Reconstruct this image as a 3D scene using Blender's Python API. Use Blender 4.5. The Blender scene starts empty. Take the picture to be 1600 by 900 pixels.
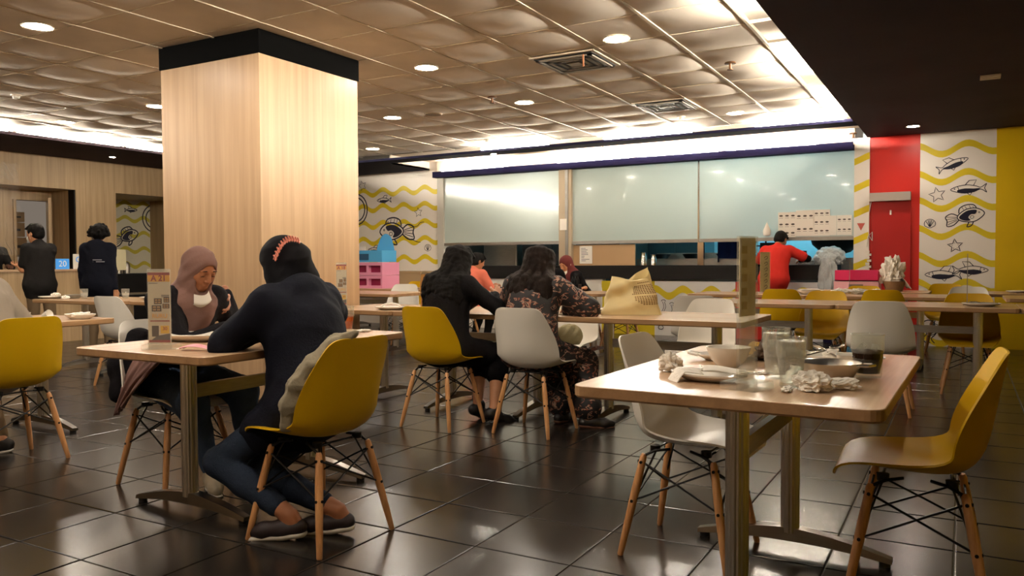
import bpy, bmesh, math, random
import numpy as np
from mathutils import Vector, Matrix, Euler, Quaternion

random.seed(7)
rng = np.random.RandomState(5)
SC = bpy.context.scene
COL = SC.collection
PI = math.pi

# ------------------------------------------------------------------ camera
cam_data = bpy.data.cameras.new('camera')
cam = bpy.data.objects.new('camera', cam_data)
COL.objects.link(cam)
SC.camera = cam
cam_data.sensor_width = 36.0
cam_data.lens = 1252.0 / 1600 * 36
cam_data.clip_start = 0.05
_yaw, _pit, _rol = 0.51427, -0.03232, -0.004927
_F = Vector((-math.sin(_yaw), math.cos(_yaw), 0)); _R = Vector((math.cos(_yaw), math.sin(_yaw), 0)); _U = Vector((0, 0, 1))
_F2 = _F * math.cos(_pit) + _U * math.sin(_pit); _U2 = _U * math.cos(_pit) - _F * math.sin(_pit)
_R3 = _R * math.cos(_rol) + _U2 * math.sin(_rol); _U3 = _U2 * math.cos(_rol) - _R * math.sin(_rol)
cam.matrix_world = Matrix(((_R3.x, _U3.x, -_F2.x, 0), (_R3.y, _U3.y, -_F2.y, 0), (_R3.z, _U3.z, -_F2.z, 1.12), (0, 0, 0, 1)))

# ------------------------------------------------------------------ world, exposure
W = bpy.data.worlds.new('world'); SC.world = W
W.use_nodes = True
W.node_tree.nodes['Background'].inputs[0].default_value = (0.75, 0.62, 0.5, 1)
W.node_tree.nodes['Background'].inputs[1].default_value = 0.25
SC.view_settings.view_transform = 'Standard'
SC.view_settings.look = 'None'
SC.view_settings.gamma = 1
SC.view_settings.use_curve_mapping = False
SC.view_settings.exposure = 0.0
WARM = (1.0, 0.88, 0.74)
TUBE = (1.0, 0.90, 0.75)
LENS_E = 245.0
TUBE_E = 450.0

# ------------------------------------------------------------------ materials
def lin(c):
    if isinstance(c, str):
        c = tuple(int(c[i:i + 2], 16) / 255 for i in (0, 2, 4))
    return tuple(((x / 12.92) if x <= .04045 else ((x + .055) / 1.055) ** 2.4) for x in c[:3])
MATS = {}
def mat(name, col, rough=.5, metal=0., spec=.5, bump=0., bscale=40., var=0., vscale=8., alpha=1., trans=0., ior=1.45, emit=None, es=0., coat=0., sheen=0., stretch=(1, 1, 1)):
    if name in MATS: return MATS[name]
    m = bpy.data.materials.new(name); m.use_nodes = True
    nt = m.node_tree; b = nt.nodes['Principled BSDF']
    c = lin(col)
    b.inputs['Base Color'].default_value = (*c, 1)
    b.inputs['Roughness'].default_value = rough
    b.inputs['Metallic'].default_value = metal
    b.inputs['Specular IOR Level'].default_value = spec if rough < .75 else min(spec, .12)
    b.inputs['IOR'].default_value = ior
    b.inputs['Alpha'].default_value = alpha
    b.inputs['Transmission Weight'].default_value = trans
    b.inputs['Coat Weight'].default_value = coat
    b.inputs['Sheen Weight'].default_value = sheen
    if emit is not None:
        b.inputs['Emission Color'].default_value = (*(lin(emit) if isinstance(emit, str) else emit), 1)
        b.inputs['Emission Strength'].default_value = es
    if bump or var:
        tc = nt.nodes.new('ShaderNodeTexCoord'); mp = nt.nodes.new('ShaderNodeMapping')
        mp.inputs['Scale'].default_value = stretch
        nt.links.new(tc.outputs['Object'], mp.inputs[0])
        if var:
            n = nt.nodes.new('ShaderNodeTexNoise'); n.inputs['Scale'].default_value = vscale; n.inputs['Detail'].default_value = 5
            nt.links.new(mp.outputs[0], n.inputs['Vector'])
            r = nt.nodes.new('ShaderNodeValToRGB')
            r.color_ramp.elements[0].position = .3; r.color_ramp.elements[1].position = .7
            r.color_ramp.elements[0].color = (*[x * (1 - var) for x in c], 1)
            r.color_ramp.elements[1].color = (*[min(1, x * (1 + var)) for x in c], 1)
            nt.links.new(n.outputs['Fac'], r.inputs[0]); nt.links.new(r.outputs[0], b.inputs['Base Color'])
        if bump:
            n2 = nt.nodes.new('ShaderNodeTexNoise'); n2.inputs['Scale'].default_value = bscale; n2.inputs['Detail'].default_value = 4
            nt.links.new(mp.outputs[0], n2.inputs['Vector'])
            bp = nt.nodes.new('ShaderNodeBump'); bp.inputs['Strength'].default_value = bump; bp.inputs['Distance'].default_value = .01
            nt.links.new(n2.outputs['Fac'], bp.inputs['Height']); nt.links.new(bp.outputs[0], b.inputs['Normal'])
    MATS[name] = m
    return m

def wood_mat(name, c1, c2, axis='z', rough=.4, spec=.4, scale=1.0):
    """laminate with long grain streaks along one axis"""
    if name in MATS: return MATS[name]
    m = bpy.data.materials.new(name); m.use_nodes = True
    nt = m.node_tree; b = nt.nodes['Principled BSDF']
    tc = nt.nodes.new('ShaderNodeTexCoord'); mp = nt.nodes.new('ShaderNodeMapping')
    s = {'z': (22, 22, .6), 'y': (22, .6, 22), 'x': (.6, 22, 22)}[axis]
    mp.inputs['Scale'].default_value = tuple(v * scale for v in s)
    nt.links.new(tc.outputs['Object'], mp.inputs[0])
    n = nt.nodes.new('ShaderNodeTexNoise'); n.inputs['Scale'].default_value = 1.0; n.inputs['Detail'].default_value = 8; n.inputs['Roughness'].default_value = .62; n.inputs['Distortion'].default_value = .35
    nt.links.new(mp.outputs[0], n.inputs['Vector'])
    r = nt.nodes.new('ShaderNodeValToRGB'); e = r.color_ramp.elements
    e[0].position = .32; e[0].color = (*lin(c1), 1); e[1].position = .68; e[1].color = (*lin(c2), 1)
    nt.links.new(n.outputs['Fac'], r.inputs[0]); nt.links.new(r.outputs[0], b.inputs['Base Color'])
    b.inputs['Roughness'].default_value = rough; b.inputs['Specular IOR Level'].default_value = spec
    bp = nt.nodes.new('ShaderNodeBump'); bp.inputs['Strength'].default_value = .06; bp.inputs['Distance'].default_value = .004
    nt.links.new(n.outputs['Fac'], bp.inputs['Height']); nt.links.new(bp.outputs[0], b.inputs['Normal'])
    MATS[name] = m
    return m

def tile_mat():
    m = bpy.data.materials.new('glazed dark floor tile'); m.use_nodes = True
    nt = m.node_tree; b = nt.nodes['Principled BSDF']
    tc = nt.nodes.new('ShaderNodeTexCoord')
    oi = nt.nodes.new('ShaderNodeObjectInfo')
    n = nt.nodes.new('ShaderNodeTexNoise'); n.inputs['Scale'].default_value = 3.0; n.inputs['Detail'].default_value = 8; n.inputs['Roughness'].default_value = .7
    nt.links.new(tc.outputs['Object'], n.inputs['Vector'])
    r = nt.nodes.new('ShaderNodeValToRGB'); e = r.color_ramp.elements
    e[0].position = .3; e[0].color = (.010, .0082, .0068, 1); e[1].position = .75; e[1].color = (.022, .018, .0148, 1)
    nt.links.new(n.outputs['Fac'], r.inputs[0]); nt.links.new(r.outputs[0], b.inputs['Base Color'])
    mr = nt.nodes.new('ShaderNodeMapRange'); mr.inputs['To Min'].default_value = .20; mr.inputs['To Max'].default_value = .27
    nt.links.new(n.outputs['Fac'], mr.inputs['Value']); nt.links.new(mr.outputs[0], b.inputs['Roughness'])
    n2 = nt.nodes.new('ShaderNodeTexNoise'); n2.inputs['Scale'].default_value = 3.0; n2.inputs['Detail'].default_value = 1
    nt.links.new(tc.outputs['Object'], n2.inputs['Vector'])
    bp = nt.nodes.new('ShaderNodeBump'); bp.inputs['Strength'].default_value = .035; bp.inputs['Distance'].default_value = .02
    nt.links.new(n2.outputs['Fac'], bp.inputs['Height']); nt.links.new(bp.outputs[0], b.inputs['Normal'])
    b.inputs['Specular IOR Level'].default_value = .6
    MATS['tile'] = m
    return m

def glass_mat(name, tint=(1, 1, 1), rough=0.0, a=.25):
    """thin clear glass / acrylic: transparent with a glossy coat"""
    if name in MATS: return MATS[name]
    m = bpy.data.materials.new(name); m.use_nodes = True
    nt = m.node_tree; nt.nodes.clear()
    o = nt.nodes.new('ShaderNodeOutputMaterial')
    tr = nt.nodes.new('ShaderNodeBsdfTransparent'); tr.inputs[0].default_value = (*tint, 1)
    gl = nt.nodes.new('ShaderNodeBsdfGlossy'); gl.inputs['Roughness'].default_value = rough
    df = nt.nodes.new('ShaderNodeBsdfDiffuse'); df.inputs[0].default_value = (.8, .76, .7, 1)
    lw = nt.nodes.new('ShaderNodeLayerWeight'); lw.inputs[0].default_value = .3
    pw = nt.nodes.new('ShaderNodeMath'); pw.operation = 'POWER'; pw.inputs[1].default_value = 3.0
    ml = nt.nodes.new('ShaderNodeMath'); ml.operation = 'MULTIPLY_ADD'; ml.inputs[1].default_value = .55; ml.inputs[2].default_value = .03
    nt.links.new(lw.outputs['Facing'], pw.inputs[0]); nt.links.new(pw.outputs[0], ml.inputs[0])
    mx = nt.nodes.new('ShaderNodeMixShader'); mx2 = nt.nodes.new('ShaderNodeMixShader')
    nt.links.new(ml.outputs[0], mx.inputs[0]); nt.links.new(tr.outputs[0], mx.inputs[1]); nt.links.new(gl.outputs[0], mx.inputs[2])
    mx2.inputs[0].default_value = a
    nt.links.new(mx.outputs[0], mx2.inputs[1]); nt.links.new(df.outputs[0], mx2.inputs[2])
    nt.links.new(mx2.outputs[0], o.inputs[0])
    MATS[name] = m
    return m

def emit_mat(name, col, s):
    if name in MATS: return MATS[name]
    m = bpy.data.materials.new(name); m.use_nodes = True
    b = m.node_tree.nodes['Principled BSDF']
    b.inputs['Base Color'].default_value = (.8, .8, .8, 1)
    b.inputs['Emission Color'].default_value = (*col, 1); b.inputs['Emission Strength'].default_value = s
    MATS[name] = m
    return m

M_col = wood_mat('pale oak laminate of column', 'a98966', 'bf9f7a', 'z', .38, .45)
M_wall = wood_mat('oak laminate of wall', '957a58', 'b59a74', 'z', .45, .35)
M_top = wood_mat('oak laminate of table top', 'b08d6c', 'd0b08c', 'y', .27, .55)
M_topx = wood_mat('oak laminate of table top, grain across', 'b08d6c', 'd0b08c', 'x', .27, .55)
M_edge = wood_mat('oak edge band', '94704c', 'b18b63', 'y', .4, .4)
M_leg = wood_mat('beech chair leg', 'b27a48', 'd7a26c', 'z', .35, .5, 2.0)
M_yel = mat('ochre yellow moulded plastic', 'cfa406', .42, spec=.35, bump=.03, bscale=220)
M_wht = mat('white moulded plastic', 'e2dccf', .36, bump=.03, bscale=220)
M_wht_shade = mat('shaded white moulded plastic', 'cfcabf', .38, bump=.03, bscale=220)  # white chair plastic with shade put into its colour
M_wire = mat('black steel wire', '15120f', .45, .4)
M_chr = mat('brushed chrome', 'd8d5cf', .28, 1.0, var=.06, vscale=30, stretch=(30, 30, 1))
M_alu = mat('cast aluminium foot', '7d7872', .28, 1.0)
M_blk = mat('black rubber', '100e0d', .6)
M_black = mat('black laminate', '090809', .5, spec=.25)
M_navy = mat('dark navy paint', '141230', .8)
M_purple = mat('dark purple brown ceiling paint', '3b3239', .8, var=.12, vscale=1.5)
M_ceil = mat('warm white mineral ceiling tile', 'e2d8ca', .95, bump=.08, bscale=90, var=.06, vscale=3)
M_rail = mat('white ceiling rail', 'cdbfa9', .5)
M_grout = mat('grey brown grout', '7c7264', .6)
M_tile = tile_mat()
M_porc = mat('white porcelain', 'e8e2d6', .18, coat=.3)
M_steel = mat('polished stainless steel', 'c4beb4', .16, 1.0)
M_steelb = mat('brushed stainless steel', 'a9a49c', .34, 1.0, var=.12, vscale=12, stretch=(1, 1, 14))
M_paper = mat('white tissue paper', 'efe8dc', .9, bump=.3, bscale=60)
M_muralw = mat('white mural paint', 'e9e1d6', .5)
M_muraly = mat('yellow mural paint', 'd8c020', .5)
M_muraly2 = mat('deep yellow mural paint', 'd9b400', .5, var=.05, vscale=2)
M_ink = mat('dark navy mural paint', '14142a', .5)
M_red = mat('red wall paint', 'c6251b', .38, var=.04, vscale=2)
M_dred = mat('dark red shutter', 'a8130f', .42)
M_skin1 = mat('warm brown skin', 'a26a48', .5, bump=.05, bscale=200, var=.05, vscale=20)
M_skin2 = mat('light brown skin', 'bd8560', .5, bump=.05, bscale=200, var=.05, vscale=20)
M_skin3 = mat('deep brown skin', '6a4430', .5, bump=.05, bscale=200)
M_hair = mat('black hair', '0a0807', .62, bump=.5, bscale=60, stretch=(6, 6, .5), spec=.12)
M_hairbr = mat('dark brown wavy hair', '170e0a', .62, bump=.5, bscale=50, stretch=(6, 6, .6), var=.35, vscale=10, spec=.12)
M_glass = glass_mat('clear glass', (.96, .97, .94), .02, .10)
M_acry = glass_mat('clear acrylic', (.95, .95, .92), .05, .14)
M_ice = glass_mat('ice water', (.93, .94, .91), .25, .28)
M_film = glass_mat('clear plastic film', (.99, .985, .97), .18, .05)
M_lens = emit_mat('lit lamp lens', WARM, LENS_E)
M_tube = emit_mat('lit fluorescent tube', TUBE, TUBE_E * .4)
M_tube2 = emit_mat('lit cove tube', TUBE, TUBE_E * 1.9)

# ------------------------------------------------------------------ mesh collector
class MB:
    def __init__(s): s.v = []; s.f = []; s.m = []; s.mi = 0
    def add(s, vs, fs):
        o = len(s.v); s.v += [tuple(v) for v in vs]
        for f in fs: s.f.append(tuple(i + o for i in f)); s.m.append(s.mi)
        return s
    def box(s, x0, x1, y0, y1, z0, z1, M=None):
        vs = [(x, y, z) for z in (z0, z1) for y in (y0, y1) for x in (x0, x1)]
        if M is not None: vs = [M @ Vector(v) for v in vs]
        return s.add(vs, [(0, 2, 3, 1), (4, 5, 7, 6), (0, 1, 5, 4), (2, 6, 7, 3), (0, 4, 6, 2), (1, 3, 7, 5)])
    def tube(s, pts, r, n=8, caps=True, closed=False):
        pts = [Vector(p) for p in pts]; rs = r if isinstance(r, (list, tuple)) else [r] * len(pts)
        rings = []; up = None
        for i, p in enumerate(pts):
            if closed: t = (pts[(i + 1) % len(pts)] - pts[i - 1])
            elif i == 0: t = pts[1] - p
            elif i == len(pts) - 1: t = p - pts[-2]
            else: t = (pts[i + 1] - pts[i - 1])
            t = t.normalized() if t.length > 1e-9 else Vector((0, 0, 1))
            if up is None:
                up = Vector((0, 0, 1)) if abs(t.z) < .9 else Vector((1, 0, 0))
            a = t.cross(up).normalized(); b = a.cross(t); up = b
            rings.append([p + (a * math.cos(2 * PI * k / n) + b * math.sin(2 * PI * k / n)) * rs[i] for k in range(n)])
        vs = [v for R in rings for v in R]; fs = []
        m = len(rings)
        for i in range(m if closed else m - 1):
            j = (i + 1) % m
            for k in range(n):
                fs.append((i * n + k, i * n + (k + 1) % n, j * n + (k + 1) % n, j * n + k))
        if caps and not closed: fs += [tuple(range(n)), tuple(range((m - 1) * n, m * n))[::-1]]
        return s.add(vs, fs)
    def lathe(s, prof, c=(0, 0, 0), n=24, M=None, flute=0, fn=10):
        vs = []; fs = []
        for (r, z) in prof:
            for k in range(n):
                a = 2 * PI * k / n; rr = r * (1 + flute * math.cos(a * fn)) if flute else r
                vs.append(Vector((c[0] + rr * math.cos(a), c[1] + rr * math.sin(a), c[2] + z)))
        if M is not None: vs = [M @ v for v in vs]
        for i in range(len(prof) - 1):
            for k in range(n): fs.append((i * n + k, i * n + (k + 1) % n, (i + 1) * n + (k + 1) % n, (i + 1) * n + k))
        if prof[0][0] > 1e-6: fs.append(tuple(range(n))[::-1])
        if prof[-1][0] > 1e-6: fs.append(tuple(range((len(prof) - 1) * n, len(prof) * n)))
        return s.add(vs, fs)
    def prism(s, pts, z0, z1, M=None):
        n = len(pts)
        vs = [Vector((x, y, z0)) for x, y in pts] + [Vector((x, y, z1)) for x, y in pts]
        if M is not None: vs = [M @ v for v in vs]
        fs = [tuple(range(n))[::-1], tuple(range(n, 2 * n))] + [(i, (i + 1) % n, n + (i + 1) % n, n + i) for i in range(n)]
        return s.add(vs, fs)
    def grid(s, fn, nu, nv):
        vs = [fn(i / nu, j / nv) for j in range(nv + 1) for i in range(nu + 1)]
        fs = [(j * (nu + 1) + i, j * (nu + 1) + i + 1, (j + 1) * (nu + 1) + i + 1, (j + 1) * (nu + 1) + i) for j in range(nv) for i in range(nu)]
        return s.add(vs, fs)
    def mesh(s, name, mats, smooth=False, merge=0.):
        me = bpy.data.meshes.new(name)
        me.from_pydata([tuple(v) for v in s.v], [], s.f)
        for m in (mats if isinstance(mats, (list, tuple)) else [mats]): me.materials.append(m)
        if len(set(s.m)) > 1: me.polygons.foreach_set('material_index', s.m)
        bm = bmesh.new(); bm.from_mesh(me)
        if merge: bmesh.ops.remove_doubles(bm, verts=bm.verts, dist=merge)
        bmesh.ops.recalc_face_normals(bm, faces=bm.faces)
        bm.to_mesh(me); bm.free()
        if smooth:
            me.polygons.foreach_set('use_smooth', [True] * len(me.polygons))
            if smooth != 2:
                try: me.set_sharp_from_angle(angle=math.radians(38))
                except Exception: pass
        me.update()
        return me

def link(name, me, parent=None, loc=None, rot=None):
    o = bpy.data.objects.new(name, me); COL.objects.link(o)
    if parent is not None: o.parent = parent
    if loc is not None: o.location = loc
    if rot is not None: o.rotation_euler = rot
    return o
def part(name, mb, m, parent=None, smooth=False, loc=None, rot=None, merge=0., label=None):
    o = link(name, mb.mesh(name, m, smooth, merge), parent, loc, rot)
    if label: o['label'] = label
    return o
def baked(name, o_src, mods, keep=True):
    for k, a in mods:
        md = o_src.modifiers.new(k, k)
        for kk, vv in a.items(): setattr(md, kk, vv)
    dg = bpy.context.evaluated_depsgraph_get(); dg.update()
    me = bpy.data.meshes.new_from_object(o_src.evaluated_get(dg)); me.name = name
    o_src.modifiers.clear()
    old = o_src.data; o_src.data = me; bpy.data.meshes.remove(old)
    return o_src
def tag(o, label, cat, group=None):
    o['label'] = label; o['category'] = cat
    if group: o['group'] = group
    return o
def thing(name, label, cat, loc=(0, 0, 0), rz=0., group=None):
    o = bpy.data.objects.new(name, None); COL.objects.link(o)
    o.empty_display_size = .1
    o.location = loc; o.rotation_euler = (0, 0, rz)
    return tag(o, label, cat, group)
def struct(name, mb, m, smooth=False, parent=None):
    o = part(name, mb, m, parent, smooth)
    if parent is None: o['kind'] = 'structure'
    return o
def copy_tree(o, parent=None):
    c = o.copy(); COL.objects.link(c); c.parent = parent
    for ch in list(o.children): copy_tree(ch, c)
    return c
def place(proto, used, label, loc, rz, group=None, cat=None):
    """first use moves the prototype itself, later uses copy it with its parts"""
    if proto.name not in used: used.add(proto.name); o = proto
    else: o = copy_tree(proto)
    o.location = loc; o.rotation_euler = (0, 0, rz); o['label'] = label
    if group: o['group'] = group
    elif 'group' in o.keys(): del o['group']
    return o
USED = set()
# ================================================================== THE ROOM
ZS, ZC = 2.76, 2.88            # soffit underside, tiled ceiling
YB = 11.73                     # back wall
XL = -12.1                     # left wall
# ---- floor: slab of grout, single tiles near the camera, the far ones joined
TX, TY = .412, .42
floor = struct('floor', MB().box(-15, 5, -3, 15, -.06, -.006), M_grout)
def tile_mesh(nm, w=TX - .006, d=TY - .006):
    b = MB(); e = .004; z0, z1 = -.006, 0.0
    o = [(-w / 2, -d / 2), (w / 2, -d / 2), (w / 2, d / 2), (-w / 2, d / 2)]
    i = [(x * (1 - 2 * e / w), y * (1 - 2 * e / d)) for x, y in o]
    b.add([(x, y, z0) for x, y in o] + [(x, y, z1 - .0012) for x, y in o] + [(x, y, z1) for x, y in i],
          [(0, 1, 5, 4), (1, 2, 6, 5), (2, 3, 7, 6), (3, 0, 4, 7), (4, 5, 9, 8), (5, 6, 10, 9), (6, 7, 11, 10), (7, 4, 8, 11), (8, 9, 10, 11)])
    return b
tm = tile_mesh('tile').mesh('tile', M_tile)
cells = []
for i in range(-33, 16):
    for j in range(-6, 36):
        x = -1.67 + (i + .5) * TX; y = 1.81 + (j + .5) * TY
        d = x * _F.x + y * _F.y; u = x * _R.x + y * _R.y
        vis = d > 1.9 and abs(u) < d * .66 + .3
        cells.append((0 if vis else 1, d, x, y))
cells.sort()
rest = MB()
for k, (v, d, x, y) in enumerate(cells):
    if k < 300 and v == 0:
        o = link('tile', tm, floor, (x, y, random.uniform(-.0006, .0006)), (random.uniform(-.0022, .0022), random.uniform(-.0022, .0022), 0))
    elif -15 < x < 5 and -3 < y < 15:
        t = tile_mesh('t'); dz = random.uniform(-.0005, .0005)
        rest.add([(a + x, b + y, c + dz) for a, b, c in t.v], t.f)
o = part('tile_field', rest, M_tile, floor); o['kind'] = 'stuff'

# ---- ceiling: slab, sagging tiles, rails
ceiling = struct('ceiling', MB().box(-10.9, -1.0, -3, 11.73, ZC + .06, ZC + .14), M_ceil)
CT = .615
def sag_tile(sag, tw):
    b = MB(); n = 8; w = CT - .012
    def fn(u, v):
        x = (u - .5) * w; y = (v - .5) * w
        h = sag * (1 - (2 * abs(u - .5)) ** 2.2) * (1 - (2 * abs(v - .5)) ** 2.2)
        h += tw * (u - .5) * (1 - (2 * abs(v - .5)) ** 2)
        return (x, y, -h)
    b.grid(fn, n, n)
    b.box(-w / 2, w / 2, -w / 2, w / 2, .012, .02)
    return b.mesh('ceiling_tile', M_ceil, 2)
sagm = [sag_tile(s, t) for s, t in ((.014, 0), (.018, .004), (.023, -.004), (.011, .002), (.027, 0))]
x0c = -2.65 + CT * 2; xs = [x0c - CT * k for k in range(17)]
sagflat = sag_tile(.003, 0)
LAMPS = [(-2.4, 5.93), (-4.22, 5.93), (-5.94, 3.46), (-6.02, 7.75), (-4.22, 7.76), (-7.92, 9.7), (-9.64, 5.93), (-7.82, 5.85), (-2.38, 9.6), (-4.2, 3.6), (-2.4, 3.6), (-4.2, 1.7), (-2.4, 1.7), (-6.0, 1.7), (-7.8, 3.6), (-9.6, 3.6), (-2.98, 6.42), (-2.93, 8.72)]
for xx in xs[:-1]:
    for j in range(-3, 14):
        yy = 6.71 + .62 * (j - 8) + .31
        if yy > 10.35 or yy < 0: continue
        near = (-6.4 < xx - CT / 2 < -4.0 and 3.7 < yy < 6.1) or any(abs(xx - CT / 2 - a_) < .40 and abs(yy - b_) < .40 for a_, b_ in LAMPS)
        link('ceiling_tile', sagflat if near else random.choice(sagm), ceiling, (xx - CT / 2, yy, ZC), (0, 0, random.choice((0, PI))))
rl = MB()
for xx in xs:
    rl = MB().box(xx - .012, xx + .012, -3, 10.5, ZC - .008, ZC + .02)
    part('ceiling_rail', rl, M_rail, ceiling)
for j in range(-8, 15):
    yy = 6.71 + .62 * (j - 8)
    if 0 < yy < 10.5: part('cross_rail', MB().box(-10.9, -1.0, yy - .004, yy + .004, ZC - .003, ZC + .02), M_rail, ceiling)
struct('trim_1', MB().box(-10.9, -1.0, -3, 0.2, ZC - .004, ZC + .03), M_ceil)

# ---- dropped dark soffits round the tiled field, with an upstand hiding the tubes
def soffit(name, boxes, m=M_purple):
    b = MB()
    for bx in boxes: b.box(*bx)
    return struct(name, b, m)
soffit('trim_2', [(-1.15, 4.6, -3, 11.73, ZS, ZS + .03), (-1.165, -1.15, -3, 10.3, ZS, ZS + .035)])
soffit('trim_3', [(XL, -10.53, -3, 11.73, ZS, ZS + .03), (-10.53, -10.51, -3, 10.28, ZS, ZS + .04)])
soffit('trim_4', [(-10.53, -1.15, 10.28, 10.62, ZS, ZS + .03), (-10.53, -1.15, 10.27, 10.29, ZS, ZS + .035)], mat('dark blue soffit paint', '15142a', .85))
soffit('trim_5', [(-10.53, -8.3, 10.62, YB, ZS, ZS + .03)], mat('dark blue soffit paint', '1b1a33', .5))
struct('trim_6', MB().box(-8.3, -1.15, 10.62, YB, ZC + .02, ZC + .05), mat('pale recess ceiling', 'c3b2a0', .8))
# upstand walls closing the coves
struct('trim_7', MB().box(-1.02, -1.0, -3, 11.73, ZS + .03, ZC + .06).box(-10.92, -10.9, -3, 11.73, ZS + .03, ZC + .06).box(-8.32, -8.3, 10.62, YB, ZS, ZC + .06), M_ceil)
# navy beam above the counter shutters
struct('trim_8', MB().box(-8.12, -1.31, YB - .17, YB + .1, 2.60, 2.665).box(-8.12, -1.31, YB - .17, YB - .155, 2.665, 2.70), M_navy)
struct('trim_12', MB().box(-8.12, -1.31, YB - .03, YB + .1, 2.68, 2.95), mat('white wall strip', 'ddd2c2', .7))

def cove_tube(p0, p1, label, m=None):
    t = thing('fluorescent_tube', label, 'light', ((p0[0] + p1[0]) / 2, (p0[1] + p1[1]) / 2, p0[2]), group=None)
    a = Vector(p0) - t.location; c = Vector(p1) - t.location
    d = (c - a).normalized()
    part('tube', MB().tube([a + d * .03, c - d * .03], .014, 10), m or M_tube2, t, 1)
    part('end_cap', MB().tube([a, a + d * .03], .016, 10), M_wht, t, 1); part('end_cap', MB().tube([c - d * .03, c], .016, 10), M_wht, t, 1)
    part('batten', MB().tube([a + Vector((0, 0, -.018)), c + Vector((0, 0, -.018))], .009, 4), M_wht, t)
zt = ZS + .062
for k, (a, b) in enumerate(((-6.4, -5.2), (-4.4, -3.1), (-2.35, -1.25))):
    cove_tube((a, 10.36, zt), (b, 10.36, zt), ('leftmost', 'middle', 'rightmost')[k] + ' lit tube of the cove at the far edge of the tiled ceiling')
for k, (a, b) in enumerate(((9.0, 10.2), (6.9, 8.1), (4.6, 5.8), (2.3, 3.5), (0.2, 1.4), (-1.9, -.7))):
    cove_tube((-1.10, a, zt), (-1.10, b, zt), ('farthest', 'second farthest', 'third', 'fourth', 'fifth', 'nearest')[k] + ' lit tube of the cove along the dark right ceiling')
for k in range(6):
    cove_tube((-10.62, 1.2 + k * 1.55, zt), (-10.62, 2.7 + k * 1.55, zt), ('nearest', 'second', 'third', 'fourth', 'fifth', 'farthest')[k] + ' lit tube in the row of the left cove above the wood wall')
for k, (a, b) in enumerate(((-8.0, -6.7), (-5.75, -4.45), (-4.4, -3.1), (-3.05, -1.75))):
    cove_tube((a, YB - .09, 2.70), (b, YB - .09, 2.70), ('leftmost', 'second from left', 'third from left', 'rightmost')[k] + ' lit tube standing on the navy beam above the shutters', M_tube)

# ---- walls
struct('wall_front', MB().box(XL - 1.6, 4.7, -3.1, -3, 0, 3), M_wall)
struct('wall_right', MB().box(4.6, 4.7, -3, YB, 0, 3), M_muraly2)

# back wall split in its painted bays
def wall_panel(name, x0, x1, z0, z1, m, parent, y=YB, t=.12, label=None):
    return part(name, MB().box(x0, x1, y, y + t, z0, z1), m, parent, label=label)
wb = struct('wall_back', MB().box(XL - 2.0, -8.11, YB, YB + .12, 0, ZC + .1), M_muralw)
pm = wall_panel('pillar_panel', -1.31, -1.12, 0, ZS, M_muralw, wb, YB - .03, .15)
wall_panel('red_panel', -1.12, -.52, 0, ZS, M_red, wb)
mr = wall_panel('mural_panel', -.52, .33, 0, ZS, M_muralw, wb)
wall_panel('yellow_panel', .33, 4.65, 0, ZS, M_muraly2, wb)
wall_panel('left_pillar', -8.11, -7.98, 0, 2.60, mat('pale grey post', 'b9b5aa', .5), wb, YB - .04, .16)

# flat painted drawings, each built as thin paint on its wall
class Paint:
    """collects 2D strokes / fills, laid on a plane: origin o, right r, up u, normal n"""
    def __init__(s, o, r, u, n): s.o, s.r, s.u, s.n = map(Vector, (o, r, u, n)); s.b = MB(); s.lift = .002
    def P(s, x, y): return s.o + s.r * x + s.u * y + s.n * s.lift
    def fill(s, pts):
        s.b.add([s.P(x, y) for x, y in pts], [tuple(range(len(pts)))]); s.lift += .00015
    def stroke(s, pts, w, closed=False):
        n = len(pts); L = []; Rr = []
        for i in range(n):
            if closed: a = pts[i - 1]; b = pts[(i + 1) % n]
            else: a = pts[max(i - 1, 0)]; b = pts[min(i + 1, n - 1)]
            dx, dy = b[0] - a[0], b[1] - a[1]; l = math.hypot(dx, dy) or 1
            ww = w * .5
            L.append((pts[i][0] - dy / l * ww, pts[i][1] + dx / l * ww)); Rr.append((pts[i][0] + dy / l * ww, pts[i][1] - dx / l * ww))
        vs = [s.P(*p) for p in L + Rr]
        fs = [(i, i + 1, n + i + 1, n + i) for i in range(n - 1)]
        if closed: fs.append((n - 1, 0, n, 2 * n - 1))
        s.b.add(vs, fs); s.lift += .00015
    def done(s, name, m, parent):
        me = bpy.data.meshes.new(name); me.from_pydata([tuple(v) for v in s.b.v], [], s.b.f); me.materials.append(m)
        return link(name, me, parent)
def sm(pts, k=4, closed=False):
    """catmull-rom smoothing of a 2D polyline"""
    n = len(pts); out = []
    rg = range(n) if closed else range(n - 1)
    for i in rg:
        if closed: p = [pts[(i + d) % n] for d in (-1, 0, 1, 2)]
        else: p = [pts[max(i - 1, 0)], pts[i], pts[i + 1], pts[min(i + 2, n - 1)]]
        for q in range(k):
            t = q / k
            out.append(tuple(.5 * (2 * p[1][c] + (p[2][c] - p[0][c]) * t + (2 * p[0][c] - 5 * p[1][c] + 4 * p[2][c] - p[3][c]) * t * t + (3 * p[1][c] - p[0][c] - 3 * p[2][c] + p[3][c]) * t ** 3) for c in (0, 1)))
    if not closed: out.append(tuple(pts[-1]))
    return out
def xf(pts, cx, cy, s, rot=0, flip=1):
    c, sn = math.cos(rot), math.sin(rot)
    return [(cx + s * (x * flip * c - y * sn), cy + s * (x * flip * sn + y * c)) for x, y in pts]
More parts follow.
